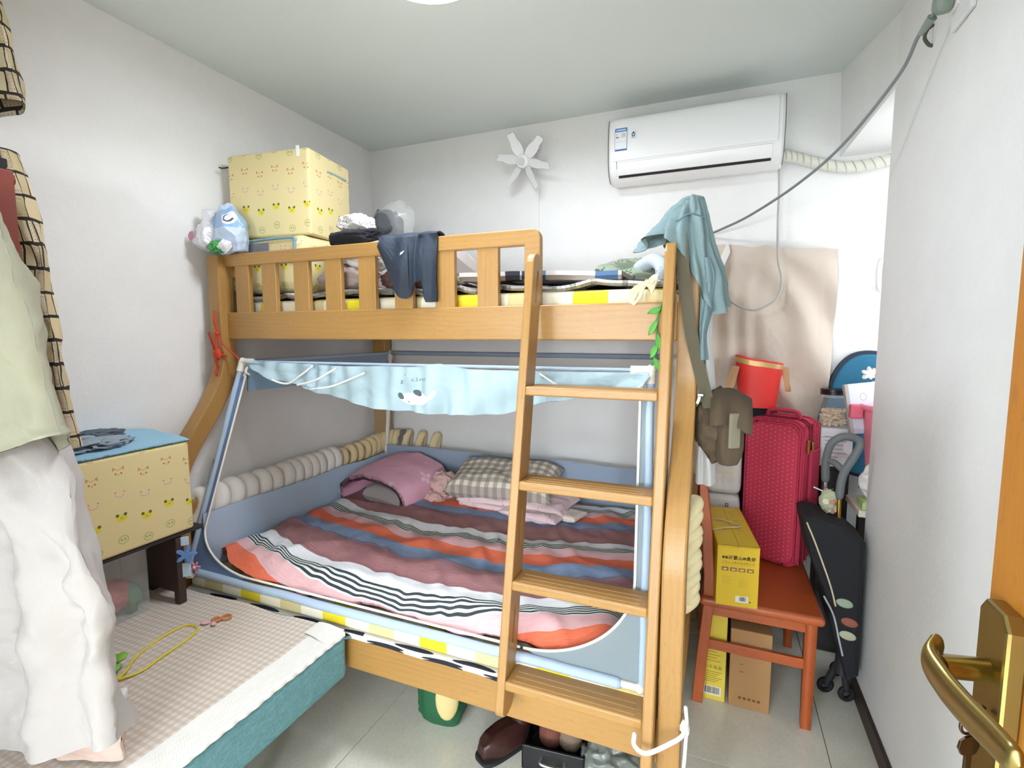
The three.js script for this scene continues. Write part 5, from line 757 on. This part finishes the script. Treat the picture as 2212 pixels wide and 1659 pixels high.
{
  const w = thing('white_sack', 'tied white plastic sack on the green folder', 'plastic bag', [2.815, 0.815, 0.335]); part('sack', blob([0, 0.075, 0], [0.08, 0.09, 0.05], { amp: 0.2, freq: 2.2, s: 3, crease: 0.6, flat: 0.8 }), std(0xeeeeea, 0.4), w); part('knot', blob([0.05, 0.16, 0], [0.025, 0.03, 0.02], { amp: 0.4, freq: 3, s: 8, crease: 0.8 }), std(0xeeeeea, 0.4), w);
  const g = thing('green_folder', 'lime green box folder on the edge of the bay desk', 'folder', [0, 0, 0]); part('body', box(2.735, 2.95, 0.781, 0.812, 0.3, 0.395, 0.003), std(0xb9d38e, 0.6), g); part('flap', [box(2.739, 2.95, 0.812, 0.816, 0.295, 0.397, 0.001)], std(0xc8e09a, 0.6), g);
}
{
  const t = thing('folded_stroller', 'folded black stroller between the chair and the partition', 'stroller', [0, 0, 0]); const fab = cloth(0x1c1d22, 0.85);
  const poly = [[2.497, 0.775], [2.53, 0.792], [2.6, 0.77], [2.64, 0.765], [2.715, 0.7], [2.722, 0.16], [2.68, 0.13], [2.65, 0.24], [2.605, 0.38], [2.58, 0.5], [2.53, 0.62]];
  part('seat_fabric', uvm(extrude(poly, 0.22, 0.02).translate(0, 0, 0.36)), fab, t);
  part('piping', tube([[2.512, 0.76, 0.583], [2.545, 0.68, 0.586], [2.6, 0.53, 0.586], [2.625, 0.44, 0.584]], 0.0035, 30, 6), std(0xd8cba8, 0.6), t, 'cream piping'); part('piping', tube([[2.585, 0.47, 0.584], [2.62, 0.4, 0.586], [2.645, 0.3, 0.584], [2.66, 0.24, 0.58]], 0.004, 24, 6), std(0xb9bcc4, 0.5), t, 'grey piping');
  for (const [x, y, hex] of [[2.655, 0.455, 0x9fb09a], [2.675, 0.38, 0x9a5a48], [2.672, 0.325, 0xb9bca0]]) part('patch', place(new THREE.SphereGeometry(1, 14, 8).scale(0.03, 0.018, 0.006), x, y, 0.582, 0, 0, -0.2), std(hex, 0.8), t, 'printed patch');
  part('handle', tube([[2.597, 0.9, 0.4], [2.592, 0.98, 0.42], [2.602, 1.055, 0.44], [2.635, 1.09, 0.45], [2.67, 1.094, 0.47], [2.69, 1.08, 0.5], [2.675, 1.03, 0.5], [2.65, 0.97, 0.49], [2.638, 0.92, 0.485], [2.635, 0.855, 0.48]], 0.0155, 80, 12), M.rubberGrey, t, 'grey foam hand loop'); part('cross_grip', tube([[2.594, 0.985, 0.42], [2.62, 0.98, 0.45], [2.648, 0.955, 0.488]], 0.013, 16, 10), M.rubberGrey, t);
  part('frame', rod([2.635, 0.86, 0.48], [2.637, 0.76, 0.48], 0.008), M.brass, t, 'brass coloured tube'); part('frame', [rod([2.597, 0.905, 0.4], [2.6, 0.74, 0.4], 0.008), rod([2.55, 0.87, 0.44], [2.63, 0.845, 0.47], 0.004)], M.metal, t);
  part('head_cushion', blob([2.605, 0.825, 0.46], [0.035, 0.05, 0.03], { amp: 0.25, s: 3 }), std(0xffffff, 0.9, { map: canvasTex(128, 128, (g, W) => { g.fillStyle = '#b9bf9f'; g.fillRect(0, 0, W, W); for (let i = 0; i < 14; i++) { g.fillStyle = ['#4a3c44', '#c98f7c', '#e9e6d4', '#6d8a5a'][i % 4]; g.beginPath(); g.arc(hash(i, 1, 7) * W, hash(i, 2, 7) * W, 12, 0, 7); g.fill(); } }, 8, 8) }), t, 'flower print cushion');
  part('leg', [rod([2.68, 0.2, 0.5], [2.7, 0.045, 0.5], 0.014), rod([2.68, 0.2, 0.5], [2.63, 0.035, 0.47], 0.014), rod([2.69, 0.2, 0.42], [2.7, 0.03, 0.33], 0.014), rod([2.68, 0.12, 0.5], [2.685, 0.24, 0.5], 0.03)], std(0x2b2c30, 0.5), t);
  for (const [x, z] of [[2.63, 0.47], [2.7, 0.5], [2.7, 0.33]]) part('wheel', new THREE.TorusGeometry(0.024, 0.01, 10, 28).rotateY(0.3).translate(x, 0.034, z), M.black, t);
}
{
  const y = thing('carton', 'yellow printed carton standing under the chair', 'carton', [0, 0, 0]); const tx = canvasTex(256, 1024, (g, W, H) => { g.fillStyle = '#ead24c'; g.fillRect(0, 0, W, H); g.fillStyle = '#4c4216'; g.fillRect(40, 330, 150, 22); g.fillStyle = '#b79f36'; for (let i = 0; i < 5; i++) { g.fillRect(30, 400 + i * 36, 170 - (i % 2) * 40, 10); } g.strokeStyle = '#8a7420'; glyphs(g, ['shan', 'dong', 'shi', 'pin'], 30, 600, 46, 4); for (let i = 0; i < 6; i++) { g.fillStyle = '#a48d2e'; g.fillRect(30, 680 + i * 24, 190 - (i % 3) * 30, 8); } g.fillStyle = '#f2eee0'; g.fillRect(30, 860, 190, 110); bars(g, 42, 870, 160, 80, 2); });
  part('body', box(2.142, 2.237, 0, 0.37, 0.4, 0.7, 0.003), std(0xe6cc40, 0.6), y); part('print', new THREE.PlaneGeometry(0.091, 0.365).translate(2.19, 0.184, 0.7008), std(0xffffff, 0.6, { map: tx }), y);
  const b = thing('carton', 'plain brown cardboard carton standing under the chair', 'carton', [0, 0, 0]); const tb = canvasTex(256, 512, (g, W, H) => { g.fillStyle = '#b98d5e'; g.fillRect(0, 0, W, H); g.fillStyle = '#8f6639'; g.fillRect(60, 150, 46, 8); g.fillRect(60, 220, 26, 6); g.fillRect(60, 270, 30, 6); g.fillStyle = '#7d5830'; for (let i = 0; i < 5; i++) g.fillRect(60 + i * 30, 440, 20, 16); g.strokeStyle = '#a3794c'; for (let i = 0; i < 40; i++) { g.beginPath(); g.moveTo(0, hash(i, 1, 1) * H); g.lineTo(W, hash(i, 1, 1) * H + 4); g.globalAlpha = 0.15; g.stroke(); } g.globalAlpha = 1; });
  part('body', box(2.25, 2.4, 0, 0.33, 0.4, 0.705, 0.003), std(0xb4895b, 0.8), b); part('print', new THREE.PlaneGeometry(0.146, 0.326).translate(2.325, 0.165, 0.7058), std(0xffffff, 0.8, { map: tb }), b);
}
// ---------------------------------------------------------------- back wall: air conditioner, fan, pipe, cloth, cables
{
  const t = thing('air_conditioner', 'white split air conditioner high on the back wall', 'air conditioner', [0, 0, 0]);
  const prof = [[0, 2.292], [0.1, 2.272], [0.145, 2.285], [0.178, 2.31], [0.2, 2.36], [0.208, 2.43], [0.205, 2.51], [0.192, 2.562], [0.165, 2.578], [0, 2.582]];
  const sm = new THREE.SplineCurve(prof.slice(1, 9).map(p => new THREE.Vector2(...p))).getPoints(40).map(p => [p.x, p.y]);
  part('body', sideProfile([prof[0], ...sm, prof[9]], 1.612, 2.4, 0.012), M.whitePlastic, t);
  const zAt = y => { for (let i = 8; i < 39; i++) if (sm[i + 1][1] >= y) return lerp(sm[i][0], sm[i + 1][0], (y - sm[i][1]) / (sm[i + 1][1] - sm[i][1])); return 0.2; };
  const pf = k => { const a = sm[Math.round(k * 40)]; return a; };
  const skin = (x0, x1, k0, k1, ofs, th = 0.004) => shell((u, v) => { const q = pf(lerp(k0, k1, v)); const n = [q[0] - 0.08, q[1] - 2.43], l = Math.hypot(...n); return [lerp(x0, x1, u), q[1] + n[1] / l * ofs, q[0] + n[0] / l * ofs]; }, 2, 30, th);
  part('front_panel', skin(1.64, 2.372, 0.45, 0.93, 0.003), std(0xf4f5f6, 0.28), t); part('louvre', skin(1.66, 2.352, 0.27, 0.42, 0.003), std(0xf4f5f6, 0.28), t);
  part('outlet_slot', skin(1.662, 2.35, 0.215, 0.265, 0.0015), M.darkGap, t, 'dark outlet slot'); part('outlet_slot', tube([[1.655, 2.333, 0.193], [1.655, 2.365, 0.205]], 0.0012, 6, 5), std(0x8a8c90, 0.5), t);
  part('end_line', tube(sm.slice(4, 38).map(([z, y]) => [1.613, y, z + 0.001]), 0.002, 60, 5), std(0x6e6450, 0.5), t); part('end_line', tube(sm.slice(4, 38).map(([z, y]) => [2.399, y, z + 0.001]), 0.002, 60, 5), std(0x6e6450, 0.5), t);
  const lab = canvasTex(256, 460, (g, W, H) => { g.fillStyle = '#eef2f6'; g.fillRect(0, 0, W, H); g.fillStyle = '#3b7cc0'; g.fillRect(0, 0, W, 76); g.fillStyle = '#dbe8f4'; g.fillRect(24, 26, 208, 26); g.fillStyle = '#2f5f96'; g.fillRect(0, H - 32, W, 32); g.strokeStyle = '#3b6ea8'; g.lineWidth = 7; g.strokeRect(3, 3, W - 6, H - 6); g.fillStyle = '#d59a3c'; g.fillRect(36, 112, 12, 44); g.fillStyle = '#b3423a'; g.fillRect(30, 172, 34, 32); g.fillStyle = '#c98a6c'; g.fillRect(72, 180, 34, 14); g.fillStyle = '#c9d0d6'; g.fillRect(140, 108, 88, 88); g.fillStyle = '#9fb0c0'; g.fillRect(14, 282, 228, 4); });
  part('energy_label', shell((u, v) => { const y = lerp(2.412, 2.52, v); return [lerp(1.647, 1.706, u), y, zAt(y) + 0.0075]; }, 2, 8, 0.001), std(0xffffff, 0.4, { map: lab }), t, 'blue bordered energy label');
  const ic = canvasTex(128, 128, (g, W) => { g.fillStyle = '#f4f5f6'; g.fillRect(0, 0, W, W); g.fillStyle = '#24508c'; g.beginPath(); g.moveTo(20, 60); g.lineTo(60, 16); g.lineTo(104, 60); g.lineTo(94, 60); g.lineTo(94, 98); g.lineTo(30, 98); g.lineTo(30, 60); g.fill(); g.fillStyle = '#f4f5f6'; g.fillRect(46, 50, 12, 32); g.fillRect(46, 72, 32, 10); g.fillRect(70, 50, 10, 20); g.strokeStyle = '#24508c'; g.lineWidth = 4; g.beginPath(); g.arc(98, 26, 9, 3.2, 6.2); g.stroke(); g.fillStyle = '#7a8490'; g.fillRect(24, 110, 80, 8); });
  part('house_logo', shell((u, v) => [lerp(1.722, 1.754, u), lerp(2.462, 2.502, v), zAt(lerp(2.462, 2.502, v)) + 0.0075], 2, 4, 0.001), std(0xffffff, 0.4, { map: ic }), t, 'small blue house logo');
}
{
  const t = thing('pipe', 'taped white air conditioner pipe sagging along the back wall', 'pipe', [0, 0, 0]);
  const c = new THREE.CatmullRomCurve3([V(2.4, 2.345, 0.07), V(2.47, 2.325, 0.055), V(2.56, 2.29, 0.05), V(2.66, 2.262, 0.05), V(2.76, 2.262, 0.055), V(2.86, 2.275, 0.065), V(3.0, 2.29, 0.08)]);
  part('pipe', tube(c.getPoints(20), 0.026, 80, 12), std(0xdcdbd0, 0.7), t);
  for (let i = 0; i < 16; i++) { const q = c.getPoint((i + 0.5) / 17), d = c.getTangent((i + 0.5) / 17); const g = new THREE.TorusGeometry(0.0265, 0.0025, 6, 20); g.applyQuaternion(new THREE.Quaternion().setFromUnitVectors(V(0, 0, 1), V(d.x, d.y + 0.5, d.z).normalize())); part('tape', g.translate(q.x, q.y, q.z), std(i % 3 ? 0xc4c4b4 : 0xb9bda4, 0.7), t); }
}
{
  const t = thing('wall_fan', 'small white six bladed fan on the back wall', 'fan', [1.135, 2.45, 0.15]);
  part('bracket', [rod([0.02, 0.13, -0.148], [0.03, 0.06, -0.03], 0.014), place(new RoundedBoxGeometry(0.05, 0.08, 0.012, 3, 0.004), 0.02, 0.14, -0.143)], M.whitePlastic, t);
  const ax = V(-0.12, -0.28, 0.95).normalize(); const q = new THREE.Quaternion().setFromUnitVectors(V(0, 0, 1), ax);
  const orient = g => g.applyQuaternion(q);
  part('motor', orient(new THREE.CylinderGeometry(0.034, 0.038, 0.06, 28).rotateX(PI / 2).translate(0, 0, -0.04)), M.whitePlastic, t);
  part('hub', orient(new THREE.LatheGeometry([[0, 0.03], [0.02, 0.029], [0.022, 0.026], [0.03, 0.028], [0.036, 0.02], [0.038, 0.004], [0.036, -0.01]].map(p => new THREE.Vector2(...p)), 32).rotateX(PI / 2)), M.whitePlastic, t); part('hub_cap', orient(new THREE.CylinderGeometry(0.021, 0.021, 0.004, 28).rotateX(PI / 2).translate(0, 0, 0.03)), std(0xd0d2d2, 0.4), t);
  for (const a of [112, 40, -16, -64, -134, 165]) { const A = a * PI / 180; const g = shell((u, v) => { const r = 0.032 + 0.13 * u, w = 0.028 * Math.sin(Math.min(1, 0.25 + u * 1.15) * PI * 0.72 + 0.1) * (u > 0.9 ? Math.sqrt(Math.max(0, 1 - ((u - 0.9) / 0.1) ** 2)) : 1), s = (v - 0.5) * 2 * w; const tw = 0.55; return [r, s * Math.cos(tw), s * Math.sin(tw) + 0.01 * u]; }, 20, 8, 0.002).rotateZ(A); part('blade', orient(g), std(0xf0f1f1, 0.4), t); }
  part('wire', tube([[0.03, 0.06, -0.1], [0.045, -0.1, -0.14], [0.04, -0.2, -0.145], [0.04, -0.5, -0.146]], 0.0018, 30, 5), M.whitePlastic, t);
}
{
  const fn = (u, v) => { const x = lerp(2.115, 2.655, u) + 0.01 * noise(v * 4, 2) * (u > 0.9 ? 1 : 0); const y = lerp(1.955 - 0.05 * u + 0.006 * noise(u * 9), 1.0, v); const dgl = u * 0.54 - v * 0.42; const w = 0.016 * Math.sin(dgl * 34 + 2 * noise(u * 3, v * 3)) * smooth(0.3, 0.75, u) + 0.012 * Math.sin(u * 40 + noise(v * 3) * 2) * (1 - smooth(0.2, 0.6, u)) * v + 0.008 * fbm(u * 5, v * 6); return [x, y, 0.026 + w * smooth(0, 0.12, v) + 0.004]; };
  single('wall_cloth', shell(fn, 110, 90, 0.003, 0.54, 0.95), cloth(0xd6c8ba), 'beige cloth pinned to the back wall right of the bed', 'cloth');
  single('white_paper', shell((u, v) => [2.115 + 0.07 * u + 0.012 * v, 1.78 + 0.19 * u - 0.06 * v, 0.06 + 0.02 * v + 0.01 * Math.sin(u * 5)], 14, 6, 0.002), std(0xeceae4, 0.8), 'curled white paper strip beside the beige wall cloth', 'paper');
}
{
  const grey = std(0x9a9c9c, 0.6);
  const a = thing('power_cable', 'grey power cable slung across the corner up to the wall socket', 'cable', [0, 0, 0]);
  part('lead', tube([[2.69, 2.405, 0.96], [2.672, 2.375, 0.91], [2.655, 2.314, 0.8], [2.552, 2.19, 0.6], [2.43, 2.11, 0.42], [2.272, 2.047, 0.22], [2.16, 2.02, 0.1], [2.085, 2.008, 0.02]], 0.0055, 120, 8), std(0x84888a, 0.6), a);
  part('plug', [place(blob([0, 0, 0], [0.024, 0.034, 0.028], { e: 0.7, amp: 0.03 }), 2.705, 2.425, 0.985, 0, 0.4), rod([2.69, 2.4, 0.955], [2.676, 2.378, 0.915], 0.013, 12, 0.008)], std(0x8b9a8e, 0.5), a, 'grey green plug');
  const b = thing('power_cable', 'pale cable looping down from the air conditioner over the beige cloth', 'cable', [0, 0, 0]);
  part('lead', tube([[2.39, 2.33, 0.07], [2.398, 2.2, 0.066], [2.4, 2.06, 0.065], [2.408, 1.864, 0.068], [2.427, 1.776, 0.072], [2.42, 1.7, 0.075], [2.387, 1.656, 0.075], [2.307, 1.624, 0.075], [2.212, 1.668, 0.075], [2.165, 1.75, 0.075], [2.14, 1.84, 0.07]], 0.005, 160, 8), std(0xb9bab2, 0.6), b);
  const s = thing('wall_socket', 'white socket plate high on the right partition', 'socket', [2.7448, 2.42, 1.02], 0);
  part('plate', new RoundedBoxGeometry(0.012, 0.15, 0.13, 3, 0.004).translate(-0.006, 0, 0), M.whitePlastic, s); part('face', new RoundedBoxGeometry(0.012, 0.06, 0.06, 3, 0.004).translate(-0.014, 0.005, -0.035), M.whitePlastic, s);
  for (const [y, z, l] of [[2.425, 0.74, 0.045], [2.36, 0.6, 0.05], [2.3, 0.42, 0.05]]) { /* nails for the cable */ }
  single('cable_clip', tube([[2.742, 2.46, 0.78], [2.73, 2.45, 0.78], [2.722, 2.425, 0.785], [2.735, 2.405, 0.78], [2.744, 2.4, 0.78]], 0.005, 20, 6), std(0x54544c, 0.6), 'small dark clip on the partition under the grey power cable', 'clip');
}
{
  const t = thing('pull_handle', 'white curved pull handle on the back wall beside the partition', 'handle', [2.85, 1.775, 0.0]);
  part('grip', tube([[0.01, 0.07, 0.002], [-0.022, 0.06, 0.03], [-0.03, 0, 0.04], [-0.022, -0.06, 0.03], [0.01, -0.07, 0.002]], 0.012, 40, 10), M.whitePlastic, t); part('mount', box(-0.005, 0.03, -0.08, 0.08, 0, 0.012, 0.004), M.whitePlastic, t);
}
// ---------------------------------------------------------------- door with its brass lever
{
  const t = thing('room_door', 'golden brown wooden door standing open at the right edge', 'door', [0, 0, 0]);
  const dw = new THREE.MeshPhysicalMaterial({ map: woodTex([182, 118, 36], [140, 82, 20], [200, 140, 56], 14), roughness: 0.4, clearcoat: 0.3, clearcoatRoughness: 0.3 });
  part('leaf', box(2.472, 2.512, 0.006, 2.08, 2.075, 2.965, 0.002, 'y'), dw, t);
  const bm = std(0x9c8a54, 0.3, { metalness: 1 });
  const h = part('lock_plate', [extrude([[0, 0], [0.062, 0], [0.062, 0.235], [0.05, 0.25], [0.012, 0.25], [0, 0.235]].map(([a, b]) => [-(a + 2.098), b + 0.955]), 0.02, 0.004).rotateY(PI / 2).translate(2.454, 0, 0)], bm, t, 'brass lock plate');
  part('spindle', rod([2.456, 1.13, 2.128], [2.4, 1.14, 2.158], 0.0125, 20), bm, h);
  const c = new THREE.CatmullRomCurve3([V(2.4, 1.156, 2.148), V(2.392, 1.147, 2.16), V(2.396, 1.138, 2.188), V(2.402, 1.136, 2.225), V(2.408, 1.138, 2.262), V(2.411, 1.141, 2.295)]);
  part('lever', shell((u, v) => { const p = c.getPoint(u), a = v * 2 * PI, r = (0.0125 + 0.003 * Math.sin(u * 2.6) - 0.003 * u) * (u > 0.94 ? Math.sqrt(Math.max(0.0004, 1 - ((u - 0.94) / 0.06) ** 2)) : 1); return [p.x + 0.55 * r * Math.cos(a), p.y + r * 1.15 * Math.sin(a), p.z]; }, 50, 20, 0.002), bm, h, 'curved brass lever');
  const k = thing('key_bunch', 'dark keys hanging from the lock of the open door', 'keys', [2.434, 1.062, 2.15]); const km = std(0x5a4a3c, 0.35, { metalness: 1 });
  part('ring', new THREE.TorusGeometry(0.01, 0.0018, 8, 24).rotateY(0.5).translate(0, 0.012, 0), km, k); part('key', [place(extrude([[-0.004, 0.012], [-0.011, 0.008], [-0.013, 0], [-0.009, -0.008], [-0.004, -0.01], [-0.004, -0.04], [0.004, -0.044], [0.004, -0.01], [0.009, -0.008], [0.013, 0], [0.011, 0.008], [0.004, 0.012]], 0.003, 0.0006), 0.0, -0.012, 0, 0.5)], km, k); part('shank', rod([0.016, 0.03, -0.012], [0, 0.02, 0], 0.003), km, k);
}
// ---------------------------------------------------------------- under the lower bunk
{
  const t = thing('shopping_bag', 'dark green bag on the floor under the bunk bed', 'bag', [1.21, 0, 1.2]); part('body', blob([0, 0.14, 0], [0.09, 0.145, 0.08], { e: 0.6, amp: 0.14, s: 4, flat: 0.95 }), cloth(0x1f5c3a, 0.6), t); part('print', place(new THREE.SphereGeometry(1, 16, 10).scale(0.045, 0.09, 0.02), 0.055, 0.14, 0.07, 0.5), std(0xd9c68a, 0.6), t, 'cream print');
  const b = thing('shoe', 'dark brown leather shoe under the bunk bed', 'shoe', [1.5, 0, 1.24], -0.5); part('upper', blob([0, 0.045, 0], [0.05, 0.05, 0.125], { e: 0.75, amp: 0.08, s: 3, flat: 0.7 }), std(0x3a1f1c, 0.4), b); part('sole', blob([0, 0.01, 0], [0.05, 0.012, 0.13], { e: 0.5, amp: 0.01 }), M.black, b); part('ankle', new THREE.CylinderGeometry(0.035, 0.042, 0.06, 24, 1, true).translate(0, 0.09, -0.06), std(0x3a1f1c, 0.4, { side: THREE.DoubleSide }), b);
  const c = thing('storage_tray', 'black plastic tray of odds and ends under the bunk bed', 'tray', [1.68, 0, 1.2], 0.1); part('tray', [box(-0.11, 0.11, 0, 0.012, -0.1, 0.1), box(-0.11, -0.1, 0, 0.09, -0.1, 0.1), box(0.1, 0.11, 0, 0.09, -0.1, 0.1), box(-0.11, 0.11, 0, 0.09, -0.1, -0.09), box(-0.11, 0.11, 0, 0.09, 0.09, 0.1)], std(0x1a1b1e, 0.4), c); part('handle', tube([[-0.04, 0.06, 0.1], [-0.035, 0.05, 0.118], [0.035, 0.05, 0.118], [0.04, 0.06, 0.1]], 0.006, 20, 8), M.metal, c, 'silver handle');
  for (const [x, z, hex, s, l] of [[1.65, 1.19, 0x7a4a3c, 2, 'rust brown ball of yarn in the black tray'], [1.72, 1.18, 0x8c7a66, 3, 'beige ball of yarn in the black tray']]) single('yarn_ball', blob([x, 0.06, z], [0.045, 0.047, 0.045], { amp: 0.08, freq: 4, s }), cloth(hex), l, 'yarn');
  const p = thing('plastic_bag', 'smoky clear plastic bag on the floor by the right bed post', 'plastic bag', [1.88, 0, 1.24]); part('film', blob([0, 0.06, 0], [0.1, 0.065, 0.07], { amp: 0.35, freq: 2.4, s: 6, crease: 0.7, flat: 0.85 }), film(0x9aa39c, 0.5, 0.15), p); part('contents', blob([0.03, 0.045, -0.01], [0.05, 0.045, 0.045], { amp: 0.2, s: 2, flat: 0.9 }), cloth(0x6d6a64), p);
  const e = thing('shoe_box', 'dark grey shoe box pushed far under the bunk bed', 'box', [1.9, 0, 0.7]); part('body', box(-0.11, 0.11, 0, 0.13, -0.16, 0.16), std(0x35343a, 0.7), e); part('lid', box(-0.115, 0.115, 0.12, 0.15, -0.165, 0.165), std(0x2c2b31, 0.7), e);
}
renderer.render(scene, camera);
